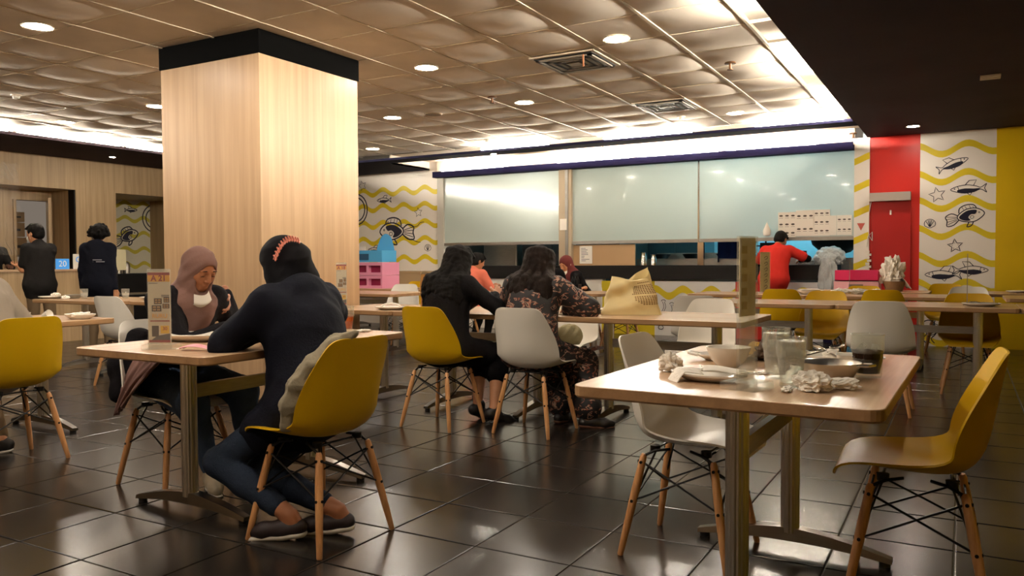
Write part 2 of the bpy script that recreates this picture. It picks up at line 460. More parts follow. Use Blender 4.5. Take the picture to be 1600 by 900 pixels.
def waves(frame, parent, x0, x1, zs, amp, per, ph, th, m=M_muraly):
    for z in zs:
        P_ = Paint(*frame); P_.lift = .0012
        n = max(8, int((x1 - x0) / per * 14))
        pts = [(x0 + (x1 - x0) * i / n, z + amp * math.cos(2 * PI * ((x0 + (x1 - x0) * i / n) - ph) / per)) for i in range(n + 1)]
        vs = [P_.P(x, y + th / 2) for x, y in pts] + [P_.P(x, y - th / 2) for x, y in pts]
        P_.b.add(vs, [(i, i + 1, n + 2 + i, n + 1 + i) for i in range(n)])
        P_.done('wave_stripe', m, parent)
def slim_fish(frame, parent, cx, cy, L, rot=0, flip=1, w=.009):
    P_ = Paint(*frame); T = lambda p: xf(p, cx, cy, L, rot, flip)
    P_.stroke(T(sm([(.5, 0), (.32, .09), (.05, .13), (-.2, .08), (-.34, .03), (-.5, .14), (-.44, 0), (-.5, -.14), (-.34, -.03), (-.15, -.1), (.1, -.13), (.34, -.08)], 3, True)), w, True)
    P_.fill(T(sm([(.3, -.02), (.1, .02), (-.15, .0), (-.34, 0), (-.15, -.09), (.1, -.12), (.3, -.08)], 2, True)))
    P_.stroke(T([(.1, .12), (-.02, .26), (-.22, .27), (-.14, .1)]), w)
    P_.stroke(T([(.05, -.12), (-.04, -.2), (-.1, -.1)]), w)
    P_.stroke(T([(.3, .09), (.27, 0), (.3, -.08)]), w * .8)
    P_.stroke(T([(.385 + .014 * math.cos(a), .02 + .014 * math.sin(a)) for a in (0, 1.57, 3.14, 4.71)]), w, True)
    P_.done('painted_fish', M_ink, parent)
def big_fish(frame, parent, cx, cy, L, rot=0, flip=1, w=.02, tails=True):
    P_ = Paint(*frame); T = lambda p: xf(p, cx, cy, L, rot, flip)
    body = sm([(.42, .0), (.36, .11), (.22, .19), (.02, .2), (-.16, .12), (-.24, .03), (-.2, -.06), (-.05, -.14), (.14, -.17), (.32, -.1)], 3, True)
    P_.stroke(T(body), w, True)
    P_.stroke(T(sm([(.26, .19), (.2, .29), (.02, .32), (-.14, .26), (-.18, .13)], 3)), w)
    P_.stroke(T([(.2, .2), (.18, .25)]), w * .5)
    for q in (.1, .0, -.08): P_.stroke(T([(q + .03, .2), (q, .29)]), w * .45)
    P_.stroke(T(sm([(-.22, .07), (-.36, .16), (-.52, .1), (-.5, -.02), (-.53, -.16), (-.36, -.16), (-.2, -.04)], 3)), w)
    for q in (.1, .03, -.05, -.12): P_.stroke(T([(-.26, q * .4), (-.5, q)]), w * .5)
    P_.stroke(T(sm([(.02, -.15), (-.06, -.28), (.06, -.26), (.12, -.17)], 3)), w)
    P_.fill(T(sm([(.25, .13), (.05, .16), (-.12, .09), (-.2, .0), (-.08, -.1), (.06, -.12), (.02, -.03), (.1, .04), (.2, .03)], 3, True)))
    P_.stroke(T([(.3 + .018 * math.cos(a), .05 + .018 * math.sin(a)) for a in np.linspace(0, 6.28, 9)[:-1]]), w * .5, True)
    P_.stroke(T([(.11 + .045 * math.cos(a), -.04 + .04 * math.sin(a)) for a in np.linspace(0, 6.28, 11)[:-1]]), w * .5, True)
    if tails:
        P_.stroke(T(sm([(-.5, .1), (-.62, .12), (-.7, .19), (-.8, .2)], 3)), w * .45)
        P_.stroke(T(sm([(-.45, -.16), (-.58, -.22), (-.7, -.24)], 3)), w * .45)
    P_.done('painted_fish', M_ink, parent)
def star(frame, parent, cx, cy, r, rot=0., w=.008, dots=True):
    P_ = Paint(*frame)
    pts = [(cx + (r if k % 2 == 0 else r * .45) * math.cos(rot + PI / 2 + k * PI / 5), cy + (r if k % 2 == 0 else r * .45) * math.sin(rot + PI / 2 + k * PI / 5)) for k in range(10)]
    P_.stroke(sm(pts, 2, True), w, True)
    if dots:
        for k in range(5):
            a = rot + PI / 2 + k * 2 * PI / 5
            P_.fill([(cx + r * .4 * math.cos(a) + .006 * math.cos(t), cy + r * .4 * math.sin(a) + .006 * math.sin(t)) for t in (0, 1.57, 3.14, 4.71)])
    P_.done('painted_starfish', M_ink, parent)
def shell(frame, parent, cx, cy, r, w=.008):
    P_ = Paint(*frame)
    P_.stroke([(cx + r * math.cos(a), cy + r * .9 * math.sin(a)) for a in np.linspace(-.5, PI + .5, 13)] + [(cx - .2 * r, cy - .8 * r), (cx + .2 * r, cy - .8 * r)], w, True)
    for a in (.7, 1.2, 1.57, 1.95, 2.45): P_.stroke([(cx + .1 * r * math.cos(a), cy - .6 * r), (cx + .85 * r * math.cos(a), cy + .75 * r * math.sin(a))], w)
    P_.done('painted_shell', M_ink, parent)
FB = lambda x, y=YB: ((x, y, 0), (1, 0, 0), (0, 0, 1), (0, -1, 0))
# right mural
F0 = FB(0)
waves(F0, mr, -.52, .33, (2.54, 2.18, 1.84, 1.48, 1.13, .78, .43, .1), .062, .58, .02, .085)
slim_fish(F0, mr, -.15, 2.34, .37, .38, 1)
slim_fish(F0, mr, .03, 2.02, .40, .02, -1)
star(F0, mr, -.32, 1.96, .10, .2, dots=False)
big_fish(F0, mr, .02, 1.67, .46, .2, 1, .012, False)
shell(F0, mr, -.40, 1.59, .065)
star(F0, mr, -.11, 1.30, .09, .1, .010)
slim_fish(F0, mr, -.24, .93, .42, .0, -1)
slim_fish(F0, mr, .06, .99, .40, .0, 1)
P_ = Paint(*F0)
for q in (-.40, -.12, .14):
    P_.stroke([(q + .07 * math.cos(a), .28 + .06 * math.sin(a)) for a in np.linspace(0, 6.28, 12)[:-1]], .012, True)
    for t in (-.05, 0, .05): P_.stroke(sm([(q + t, .23), (q + t + .03, .16), (q + t - .02, .1), (q + t + .02, .04)], 3), .012)
P_.done('painted_jellyfish', M_ink, mr)
# pillar stripes
FP = FB(0, YB - .03)
waves(FP, pm, -1.31, -1.12, (2.48, 2.12, 1.78, 1.42, 1.07), .05, .66, -1.05, .09)
P_ = Paint(*FP); P_.fill([(-1.27, 1.62), (-1.17, 1.62), (-1.22, 1.52)]); P_.done('warning_triangle', mat('faded red sign', 'b5564a', .5), pm)
# left mural bay
waves(F0, wb, -10.4, -8.12, (2.42, 2.13, 1.82, 1.52, 1.18, .88, .55), .05, .47, -9.35, .085)
big_fish(F0, wb, -9.08, 1.68, .82, .0, -1, .026)
slim_fish(F0, wb, -9.32, 2.27, .33, .0, -1, .012)
slim_fish(F0, wb, -9.55, 1.36, .32, .0, -1, .012)
star(F0, wb, -8.55, 2.02, .09, .1, dots=False); star(F0, wb, -9.83, 2.56, .1, .3, dots=False)
shell(F0, wb, -8.35, 1.38, .07)
P_ = Paint(*F0)
for r in (.26, .2): P_.stroke([(-9.98 + r * math.cos(a), 2.12 + r * 1.1 * math.sin(a)) for a in np.linspace(0, 6.28, 25)[:-1]], .025, True)
P_.done('painted_ring', M_ink, wb)

# hatch in the red bay
t = thing('service_hatch', 'dark red hatch with a silver bar across its top in the red wall', 'hatch', (-.86, YB, 0))
part('hatch_panel', MB().box(-.22, .24, -.03, 0, .1, 1.96), M_dred, t)
part('top_bar', MB().box(-.25, .24, -.14, 0, 1.90, 2.01), mat('silver painted bar', 'b6aca2', .4, .5), t)
for z in (1.72, 1.12): part('handle', MB().box(-.01, .01, -.045, -.03, z, z + .06), M_porc, t)
part('cable', MB().tube([(-.24, -.02, 1.9), (-.27, -.04, 1.7), (-.26, -.04, 1.45), (-.22, -.04, 1.38), (-.22, -.04, 1.5), (-.27, -.04, 1.44), (-.29, -.04, 1.3)], .006, 6), M_porc, t)
c = MB()
for k in range(7): c.box(-.30 + .02 * (k % 2), -.25 + .02 * (k % 2), -.05, -.02, .98 + k * .04, 1.01 + k * .04)
part('plug_strip', c, M_porc, t)

# ---- counter below the shutters
ct = thing('food_counter', 'long food court counter with black top band and painted front', 'counter', (-4.7, YB - .04, 0))
part('front_board', MB().box(-3.36, -.25, -.02, .1, 0, .85), M_muralw, ct)
part('black_band', MB().box(-3.30, 3.2, -.06, .28, .85, 1.06), M_black, ct)
FC = ((-4.7, YB - .065, 0), (1, 0, 0), (0, 0, 1), (0, -1, 0))
part('yellow_board', MB().box(-.27, .60, -.025, .0, 0, .82), M_muraly, ct)
wh = part('white_board', MB().box(.60, 1.82, -.025, .0, 0, .82), mat('cool white painted board', 'e4e1dc', .5), ct)
part('red_board', MB().box(1.82, 2.48, -.025, .0, 0, .82), M_red, ct)
wh2 = part('white_board', MB().box(2.48, 3.1, -.025, .0, 0, .82), MATS['cool white painted board'], ct)
part('navy_post', MB().box(3.02, 3.2, -.06, .0, 0, .85), M_navy, ct)
FCl = ((0, -.027, 0), (1, 0, 0), (0, 0, 1), (0, -1, 0))
waves(FCl, wh, .60, 1.82, (.65,), .055, .43, 1.04, .11)
waves(FCl, wh2, 2.48, 3.02, (.62,), .07, .5, 2.75, .12)
P_ = Paint(*FCl)
for q, h in ((.74, .52), (.87, .48), (1.0, .52), (1.35, .5), (1.5, .52), (1.66, .49)):
    P_.stroke([(q + .032 * math.cos(a), h + .02 * math.sin(a)) for a in np.linspace(-.3, PI + .3, 9)], .009)
    for t_ in (-.014, .016): P_.stroke(sm([(q + t_, h - .01), (q + t_ + .02, h - .09), (q + t_ - .01, h - .17), (q + t_ + .03, h - .26)], 3), .008)
P_.stroke([(.70 + .04 * math.cos(a), .12 + .03 * math.sin(a)) for a in np.linspace(0, 6.28, 10)[:-1]], .009, True)
P_.done('painted_jellyfish', M_ink, wh)
P_ = Paint(*FCl)
for q in (2.6, 2.75): P_.stroke(sm([(q, .45), (q + .03, .38), (q - .02, .3), (q + .03, .2)], 3), .008)
P_.done('painted_jellyfish', M_ink, wh2)
# far left lower wall under the left shutter
struct('trim_9', MB().box(-8.0, -5.75, YB - .02, YB + .1, 0, .85).box(-5.72, -5.50, YB - .06, YB + .12, 0, 2.60), mat('pale post laminate', 'b5a48a', .5))
struct('trim_10', MB().box(-5.60, -5.55, YB - .075, YB - .06, 0, 2.60), mat('grey post edge', '8d8a84', .4, .6))

# ---- glass shutters
M_shut = mat('pale green white glass shutter', 'bcc8c0', .12, spec=.6, coat=.3, bump=.02, bscale=1.2)
_nt = M_shut.node_tree; _b = _nt.nodes['Principled BSDF']; _o = [n for n in _nt.nodes if n.type == 'OUTPUT_MATERIAL'][0]
_t = _nt.nodes.new('ShaderNodeBsdfTranslucent'); _t.inputs[0].default_value = (.95, .88, .78, 1)
_m = _nt.nodes.new('ShaderNodeMixShader'); _m.inputs[0].default_value = .15
_nt.links.new(_b.outputs[0], _m.inputs[1]); _nt.links.new(_t.outputs[0], _m.inputs[2]); _nt.links.new(_m.outputs[0], _o.inputs[0])
def shutter(label, x0, x1, z0, z1):
    t = thing('roller_shutter', label, 'shutter', ((x0 + x1) / 2, YB, z0))
    h = (x1 - x0) / 2
    part('glass_panel', MB().add([(-h, 0, .045), (h, 0, .045), (h, 0, z1 - z0), (-h, 0, z1 - z0)], [(0, 1, 2, 3)]), M_shut, t)
    part('bottom_rail', MB().box(-h, h, -.025, .025, 0, .05), M_steelb, t)
    return t
s1 = shutter('left pale glass shutter pulled half down above the seated man in salmon', -7.98, -5.73, 1.41, 2.60)
s2 = shutter('middle pale glass shutter above the tan board and the dark kitchen', -5.50, -3.445, 1.40, 2.60)
s3 = shutter('right pale glass shutter with menu sheets taped near its foot', -3.435, -1.31, 1.40, 2.60)
tag(part('price_notice', MB().box(-.06, .06, -.004, 0, -.09, .09).box(-.05, .05, -.005, -.004, -.02, .0), M_paper, None, loc=(-5.63, YB - .078, 1.72)), 'small white notice taped on the post between the left and middle shutters', 'notice')
tag(part('divider_strip', MB().box(-.01, .01, -.02, .0, 0, 1.2), M_steel, None, loc=(-3.44, YB, 1.40)), 'thin steel seam between the middle and right glass shutters', 'seam')
# menu sheets
M_pic = mat('printed menu pictures', '5a5048', .7, var=.5, vscale=60)
def sheet(x, z, w, h, nx, nz, label, y=YB - .015, m=M_paper, extra=None):
    t = thing('menu_sheet', label, 'menu', (x, y, z))
    part('paper', MB().box(-w / 2, w / 2, -.002, 0, -h / 2, h / 2), m, t)
    b = MB()
    for i in range(nx):
        for j in range(nz):
            cx = -w / 2 + w * (i + .5) / nx; cz = h / 2 - h * (j + .5) / nz
            s = w / nx * .33
            b.add([(cx + s * math.cos(a), -.003, cz + .01 + s * .5 * math.sin(a)) for a in np.linspace(0, 6.28, 9)[:-1]], [tuple(range(8))])
            b.box(cx - s, cx + s, -.0035, -.002, cz - s * .9, cz - s * .75)
    if nx: part('pictures', b, M_pic, t)
    return t
sheet(-2.18, 1.62, .24, .36, 3, 3, 'leftmost of the menu sheets taped on the right shutter')
sheet(-1.94, 1.64, .24, .36, 3, 2, 'menu sheet second from left on the right shutter')
sheet(-1.72, 1.64, .21, .36, 3, 3, 'menu sheet third from left with round pictures on the right shutter')
sheet(-1.572, 1.60, .085, .27, 0, 0, 'plain white sheet beside the round picture menu on the right shutter')
sheet(-1.43, 1.60, .19, .27, 3, 2, 'rightmost menu sheet with small text lines on the right shutter')
tag(part('hanging_pouch', MB().lathe([(.0, -.08), (.05, -.07), (.055, 0), (.03, .05), (.01, .1), (.0, .12)], n=10), M_paper, None, True, loc=(-2.44, YB - .08, 1.55)), 'small white pouch hanging left of the menu sheets', 'pouch')
tag(part('tan_board', MB().box(-.5, .55, -.02, 0, -.17, .17), mat('tan plywood board', 'b7956c', .6), None, loc=(-5.0, YB + .05, 1.22)), 'tan board closing the counter opening beside the post', 'board')
t = thing('code_notice', 'white printed notice taped on the tan board', 'notice', (-5.28, YB + .025, 1.23))
part('paper', MB().box(-.11, .11, -.002, 0, -.14, .14), M_paper, t)
b = MB(); rr = random.Random(3)
for k in range(9): b.box(-.08, -.08 + rr.uniform(.05, .16), -.003, -.002, .10 - k * .025, .108 - k * .025)
part('print', b, mat('blue black print', '30324a', .6), t)

# ---- kitchen behind
struct('wall_kitchen', MB().box(-8.2, -1.2, 14.0, 14.1, 0, 2.9), mat('kitchen wall tiles', '86b6c2', .35, var=.2, vscale=2))
struct('ceiling_kitchen', MB().box(-8.2, -1.2, YB + .13, 14.1, 2.62, 2.68), mat('kitchen ceiling', '777777', .8))
struct('wall_kitchen_left', MB().box(-8.25, -8.13, YB + .12, 14.1, 0, 2.9).box(-5.68, -5.56, YB + .12, 13.9, 0, 2.62), mat('grey kitchen partition', '55524e', .6))
struct('wall_kitchen_right', MB().box(-1.22, -1.12, YB + .12, 14.1, 0, 2.9), mat('blue white partition', '9fb4b8', .6))
k1 = thing('kitchen_range', 'stainless cooking range in the kitchen behind the counter', 'stove', (-3.4, 12.9, 0))
part('worktop', MB().box(-1.3, 2.0, -.4, .4, .8, 1.16), M_steelb, k1)
part('back_shelf', MB().box(-1.2, -.1, .3, .42, 1.16, 1.26), M_steelb, k1)
for x in (-1.0, -.45, .1): part('burner_pan', MB().lathe([(.0, .0), (.12, .0), (.17, .07), (.16, .075), (.11, .015), (0, .012)], (x, -.1, 1.165), 20), M_black, k1, True)
tag(part('wok_hood', MB().lathe([(.02, 0), (.2, .05), (.32, .16), (.36, .3), (.34, .3), (0, .3)], n=28), M_black, None, True, loc=(-1.62, 12.35, 1.19)), 'dark round steel wok bowl hung above the counter at its right end', 'wok')
tag(part('blue_apron', MB().grid(lambda u, v: (-.28 + .5 * u * (1 - .25 * v), .03 * math.sin(u * 9), 1.16 + .46 * (1 - v)), 12, 4).box(-.3, -.28, -.01, .01, 1.1, 2.62), mat('dark blue cloth', '0d1230', .8), None, 2, loc=(-3.05, 12.45, 0)), 'dark blue cloth hanging in the kitchen right of the steel post', 'cloth')
tag(part('kitchen_post', MB().box(-.045, .045, -.03, .03, 0, .345), M_steel, None, loc=(-3.42, YB + .05, 1.06)), 'steel post standing on the counter under the shutter seam', 'post')
tag(part('black_monitor', MB().box(-.14, .14, -.02, .02, .05, .24).box(-.05, .05, -.05, .05, 0, .06), M_black, None, loc=(-2.62, 12.7, 1.16)), 'black cash screen in the kitchen left of the worker in red', 'screen')
t = thing('kitchen_fan', 'round steel ring lamp seen behind the counter', 'fan', (-2.78, 13.2, 1.36))
part('ring', MB().tube([(.17 * math.cos(a), 0, .17 * math.sin(a)) for a in np.linspace(0, 6.28, 25)[:-1]], .012, 8, closed=True), M_steel, t, True)
part('blades', MB().box(-.15, .15, -.005, .005, -.012, .012).box(-.012, .012, -.005, .005, -.15, .15), M_steel, t)
part('stand', MB().tube([(0, 0, -.2), (0, 0, -.17)], .02, 8), M_steel, t)
for k, (x, y, s, n, lb) in enumerate(((-4.36, YB + .16, .06, 'steel_pitcher', 'steel pitcher on the counter just right of the tan board'), (-4.20, YB + .18, .05, 'steel_pitcher', 'smaller steel pitcher behind the first one beside the tan board'))):
    tag(part(n, MB().lathe([(0, 0), (s, 0), (s * .9, s * 2), (s * .6, s * 3), (s * .7, s * 3.4), (0, s * 3.3)], n=16), M_steel, None, True, loc=(x, y, 1.06)), lb, 'pitcher')
tag(part('steel_cabinet', MB().box(-.5, .5, -.3, .3, 0, 1.7).box(-.48, -.01, -.31, -.3, .1, 1.6).box(.01, .48, -.31, -.3, .1, 1.6), mat('dark teal cabinet', '24434a', .3), None, loc=(-4.3, 13.6, 0)), 'dark teal cabinet against the kitchen wall right of the tan board', 'cabinet')
tag(part('steel_cabinet', MB().box(-.6, .6, -.3, .3, 0, 1.75).box(-.58, -.01, -.31, -.3, .1, 1.6).box(.01, .58, -.31, -.3, .1, 1.6), mat('black teal cabinet', '10181b', .25), None, loc=(-6.3, 12.9, 0)), 'black cabinet in the kitchen behind the two long haired women', 'cabinet')
tag(part('steel_cabinet', MB().box(-.35, .35, -.3, .3, 0, 1.8).box(-.33, .33, -.31, -.3, .9, 1.7), M_steelb, None, loc=(-7.42, 13.0, 0)), 'steel cabinet in the kitchen above the man in salmon', 'cabinet')
t = thing('added_glow_lamp', 'added unseen lamp making a glow on the left glass shutter', 'light', (-6.15, 12.35, 2.62))  # unseen lamp added behind the shutter to make its glow spot
part('cord', MB().tube([(0, 0, 0), (0, 0, -.30)], .006, 6), M_black, t)
part('bulb', MB().lathe([(0, -.44), (.05, -.42), (.07, -.37), (.05, -.31), (0, -.30)], n=16), emit_mat('added glow bulb', (.9, 1., .95), 260.0), t, True)
t = thing('added_store_lamp', 'cool unseen lamp added to brighten the storeroom', 'light', (XL - 1.5, 7.0, 2.5))  # lamp added out of view to lift the dark storeroom
part('batten', MB().box(-.05, .05, -.3, .3, 0, .03), M_wht, t)
part('tube', MB().tube([(0, -.3, -.02), (0, .3, -.02)], .015, 8), emit_mat('added cool store tube', (.75, .88, 1.), 60.0), t, True)
# kitchen tubes (cool light)
M_cool = emit_mat('cool kitchen tube', (.45, .85, 1.0), 170.0)
for k, x in enumerate((-3.1, -1.9)):
    t = thing('kitchen_light', ('left', 'right')[k] + ' cool white tube on the kitchen ceiling', 'light', (x, 13.0, 2.58))
    part('tube', MB().tube([(-.5, 0, 0), (.5, 0, 0)], .02, 8), M_cool, t, True)
    part('batten', MB().box(-.55, .55, -.03, .03, .02, .04), M_wht, t)

# ---- left wall: wood wall with recesses
wl = struct('wall_left', MB().box(XL - .15, XL, -3, 11.73, 2.28, ZS + .1).box(XL - .15, XL, 7.58, 8.26, 0, 2.28).box(XL - .15, XL, 9.9, 11.73, 0, 2.28), M_wall)
part('recess_wall', MB().box(XL - .75, XL - .6, -3, 6.95, 0, 2.32).box(XL - .75, XL - .6, 7.55, 8.3, 0, 2.32).box(XL - .75, XL - .6, 6.95, 7.55, 2.12, 2.32), M_wall, wl)
part('recess_side', MB().box(XL - 1.55, XL - .15, 8.14, 8.26, 0, 2.4).box(XL - .75, XL - .15, -3, 8.26, 2.28, 2.4).box(XL - 1.5, XL - .15, 9.9, 10.02, 0, 2.4).box(XL - 1.5, XL - .1, 8.2, 10.0, 2.30, 2.4), M_wall, wl)
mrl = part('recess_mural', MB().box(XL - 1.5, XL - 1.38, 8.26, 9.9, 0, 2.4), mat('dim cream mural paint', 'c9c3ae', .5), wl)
FL = ((XL - 1.38, 0, 0), (0, 1, 0), (0, 0, 1), (1, 0, 0))
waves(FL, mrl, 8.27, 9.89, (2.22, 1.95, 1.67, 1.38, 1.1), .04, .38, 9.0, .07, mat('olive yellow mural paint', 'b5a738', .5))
big_fish(FL, mrl, 9.42, 1.62, .55, .35, 1, .022); slim_fish(FL, mrl, 9.5, 2.12, .26, .05, 1, .012)
P_ = Paint(*FL)
for r in (.26, .19): P_.stroke([(10.05 - .05 + r * math.cos(a), 1.98 + r * math.sin(a)) for a in np.linspace(1.2, 5.1, 20)], .022)
P_.done('painted_ring', M_ink, mrl)
t = thing('dark_drinks_counter', 'black counter with steel urns below the small left mural', 'counter', (XL - .9, 9.1, 0))
part('body', MB().box(-.42, .3, -.8, .75, 0, .95), M_black, t)
part('top', MB().box(-.47, .32, -.8, .75, .58, .62), M_steel, t)
for k in range(5): part('urn', MB().lathe([(0, 0), (.06, 0), (.065, .16), (.04, .2), (0, .21)], (-.1, -.62 + .16 * k, .95), 14), M_steelb, t, True)
tag(part('small_notice', MB().box(0, .01, -.09, .09, 0, .34), mat('cream notice', 'd9cfa8', .6), None, loc=(XL + .01, 8.32, 1.02)), 'cream notice standing on the dark counter at the left edge of the mural', 'notice')
# storeroom behind the doorway
struct('wall_store', MB().box(XL - 3.0, XL - 2.9, 5.8, 8.2, 0, 2.6), mat('pale blue grey plaster', 'c0c8ca', .8))
struct('door_1', MB().box(XL - .6, XL - .57, 6.95, 6.99, 0, 2.12).box(XL - .6, XL - .57, 7.51, 7.55, 0, 2.12).prism([(XL - .6, 7.50), (XL - .16, 7.24), (XL - .14, 7.275), (XL - .58, 7.54)], 0, 2.14), M_wall)
struct('shadow_trim_11', MB().box(XL - .16, XL - .01, 7.56, 7.58, 0, 2.28), M_black)  # black strip stands in for the shadow beside the wood pillar
struct('trim_13', MB().box(XL - .60, XL - .16, 7.56, 7.58, 0, 2.28), M_wall)
t = thing('storage_rack', 'grey shelf rack in the storeroom behind the boy in the navy hoodie', 'shelf', (XL - 2.0, 7.5, 0))
for z in (.6, 1.25): part('shelf', MB().box(-.3, .3, -.75, .75, z, z + .03), M_steelb, t)
for x in (-.28, .28):
    for y in (-.72, .72): part('upright', MB().box(x - .02, x + .02, y - .02, y + .02, 0, 1.28), M_steelb, t)
M_card = mat('brown cardboard', 'a0805c', .8, var=.1, vscale=6)
bx = None
spots = [(-.32, 0, .38, .26), (.12, 0, .42, .3), (-.3, .27, .36, .22), (.12, .31, .36, .24), (-.28, .5, .34, .2), (.15, .56, .3, .17), (-.3, .71, .3, .12)]
names = ['lowest box at the left', 'lowest box at the right', 'second box at the left', 'second box at the right', 'third box at the left', 'topmost box at the right', 'topmost box at the left']
for k, (y, z, w, h) in enumerate(spots):
    t = thing('cardboard_box', names[k] + ' of the cardboard pile in the storeroom', 'box', (XL - 2.0, 7.5 + y, 1.28 + z), group='cardboard boxes in the storeroom')
    part('carton', MB().box(-.2, .2, -w / 2, w / 2, 0, h - .004), M_card, t)
    part('tape', MB().box(-.05, .202, -.02, .02, h * .2, h), mat('dark tape', '3a2f26', .6), t)
    part('print', MB().box(.2, .2015, -w * .35, w * .3, h * .4, h * .55), mat('dark print', '2f2a28', .6), t)
# picture frames
for k, (y, z, w, h) in enumerate(((6.36, 1.98, .34, .42), (6.38, 1.22, .3, .4))):
    t = thing('picture_frame', ('upper', 'lower')[k] + ' dark framed picture at the left edge on the wood wall', 'picture', (XL - .6, y, z))
    part('frame', MB().box(0, .03, -w / 2, w / 2, -h / 2, -h / 2 + .03).box(0, .03, -w / 2, w / 2, h / 2 - .03, h / 2).box(0, .03, -w / 2, -w / 2 + .03, -h / 2, h / 2).box(0, .03, w / 2 - .03, w / 2, -h / 2, h / 2), mat('dark brown frame', '2a1c14', .4), t)
    part('picture', MB().box(.002, .01, -w / 2 + .02, w / 2 - .02, -h / 2 + .02, h / 2 - .02), M_porc, t)
# order desk
t = thing('order_desk', 'wooden order desk between the two standing customers', 'desk', (XL + .5, 7.15, 0))
part('body', MB().box(-.25, .25, -1.6, .42, 0, 1.02), M_wall, t)
part('desk_top', MB().box(-.28, .28, -1.62, .44, 1.02, 1.05), M_top, t)
M_bluel = mat('glowing blue card', '2f7fc8', .4, emit=(.1, .45, 1.0), es=.35)  # printed card given a faint blue glow of its own
def flat_text(txt, size, m, parent, M, name='lettering', ex=.0006, bold=0.):
    cu = bpy.data.curves.new('txt', 'FONT'); cu.body = txt; cu.size = size; cu.extrude = ex; cu.offset = bold; cu.align_x = 'CENTER'; cu.align_y = 'CENTER'
    ob = bpy.data.objects.new('txt', cu); COL.objects.link(ob)
    dg = bpy.context.evaluated_depsgraph_get()
    me = bpy.data.meshes.new_from_object(ob.evaluated_get(dg)); bpy.data.objects.remove(ob)
    me.transform(M); me.materials.clear(); me.materials.append(m)
    return link(name, me, parent)
MX = Matrix(((0, 0, 1, 0), (1, 0, 0, 0), (0, 1, 0, 0), (0, 0, 0, 1)))     # text facing +X, running along +Y
MYn = Matrix(((1, 0, 0, 0), (0, 0, -1, 0), (0, 1, 0, 0), (0, 0, 0, 1)))   # text facing -Y, running along +X
t = thing('payment_card', 'bright blue payment sign reading 20 on the order desk', 'sign', (XL + .7, 6.92, 1.05))
part('card', MB().box(-.005, .005, -.10, .10, 0, .15), M_bluel, t)
flat_text('20', .12, mat('white print', 'f2f2f0', .5), t, Matrix.Translation((.007, 0, .075)) @ MX)
t = thing('payment_card', 'pale payment sign with a round mark right of the blue sign', 'sign', (XL + .7, 7.16, 1.05))
part('card', MB().box(-.005, .005, -.08, .08, 0, .22), M_porc, t)
part('round_mark', MB().tube([(.007, .035 * math.cos(a), .14 + .035 * math.sin(a)) for a in np.linspace(0, 6.28, 15)[:-1]], .006, 5, closed=True), M_bluel, t)
# plastic curtain
t = thing('plastic_curtain', 'clear crinkled plastic sheet hanging in front of the cashier', 'curtain', (XL + .95, 6.35, 0))
def cur(u, v):
    y = -1.2 + 1.02 * u
    a = (.012 + .03 * (1 - v)) 
    return (a * math.sin(u * 60 + 3 * math.sin(v * 7)) + .03 * math.sin(u * 17 + v * 5) + .02 * math.sin(v * 23 + u * 9), y + .01 * math.sin(v * 30), 1.25 + 1.22 * v)
part('sheet', MB().grid(cur, 90, 40), M_film, t, 2)
part('gathered_top', MB().grid(lambda u, v: (.02 + .04 * math.sin(u * 75 + v * 11), -1.2 + 1.02 * u, 2.26 + .22 * v + .015 * math.sin(u * 40)), 110, 12), M_film, t, 2)

# ---- downlights
LX = [-2.4, -4.22, -6.02, -7.86, -9.64]; LY = [3.9, 5.93, 7.76, 9.65]
def downlight(x, y, z, label, r=.096):
    t = thing('downlight', label, 'light', (x, y, z), group='recessed downlights')
    part('trim_ring', MB().lathe([(r, -.002), (r + .010, -.006), (r + .012, 0), (r, .004), (r - .002, .02)], n=28), M_rail, t, True)
    part('lamp_lens', MB().lathe([(0, -.010), (r * .6, -.007), (r, -.001), (r * .98, .006), (0, .006)], n=24), M_lens, t, True)
    return t
vn = {(-2.4, 5.93): 'largest round ceiling lamp right of the column, near the big air vent', (-4.22, 5.93): 'bright round ceiling lamp just right of the column top', (-5.94, 3.46): 'big round ceiling lamp at the upper left corner'}
order = []
for x, y in [(-2.4, 5.93), (-4.22, 5.93), (-5.94, 3.46), (-6.02, 7.75), (-4.22, 7.76), (-7.92, 9.7), (-9.64, 5.93), (-7.82, 5.85), (-2.38, 9.6), (-4.2, 3.6), (-2.4, 3.6), (-4.2, 1.7), (-2.4, 1.7), (-6.0, 1.7), (-7.8, 3.6), (-9.6, 3.6), (-2.4, -.1), (-4.2, -.1)]:
    lb = {(-6.02, 7.75): 'round ceiling lamp right of the column, left of the flat round disc', (-4.22, 7.76): 'round ceiling lamp in the middle, below and right of a sprinkler', (-7.92, 9.7): 'small round ceiling lamp close to the right edge of the column', (-9.64, 5.93): 'round ceiling lamp above the bright left cove', (-7.82, 5.85): 'round ceiling lamp half hidden by the left edge of the column', (-2.38, 9.6): 'far round ceiling lamp under the small air vent'}.get((x, y), vn.get((x, y), {(-4.2, 3.6): 'round ceiling lamp out of the picture before the column, right one', (-2.4, 3.6): 'round ceiling lamp out of the picture left of the foreground table', (-4.2, 1.7): 'round ceiling lamp out of the picture above the front yellow chair', (-2.4, 1.7): 'round ceiling lamp out of the picture above the front aisle', (-6.0, 1.7): 'round ceiling lamp out of the picture above the left table', (-7.8, 3.6): 'round ceiling lamp out of the picture at the left, inner one', (-9.6, 3.6): 'round ceiling lamp out of the picture at the left, by the cove', (-2.4, -.1): 'round ceiling lamp behind the camera, right one'}.get((x, y), 'round ceiling lamp behind the camera, left one')))
    downlight(x, y, ZC - .015, lb)
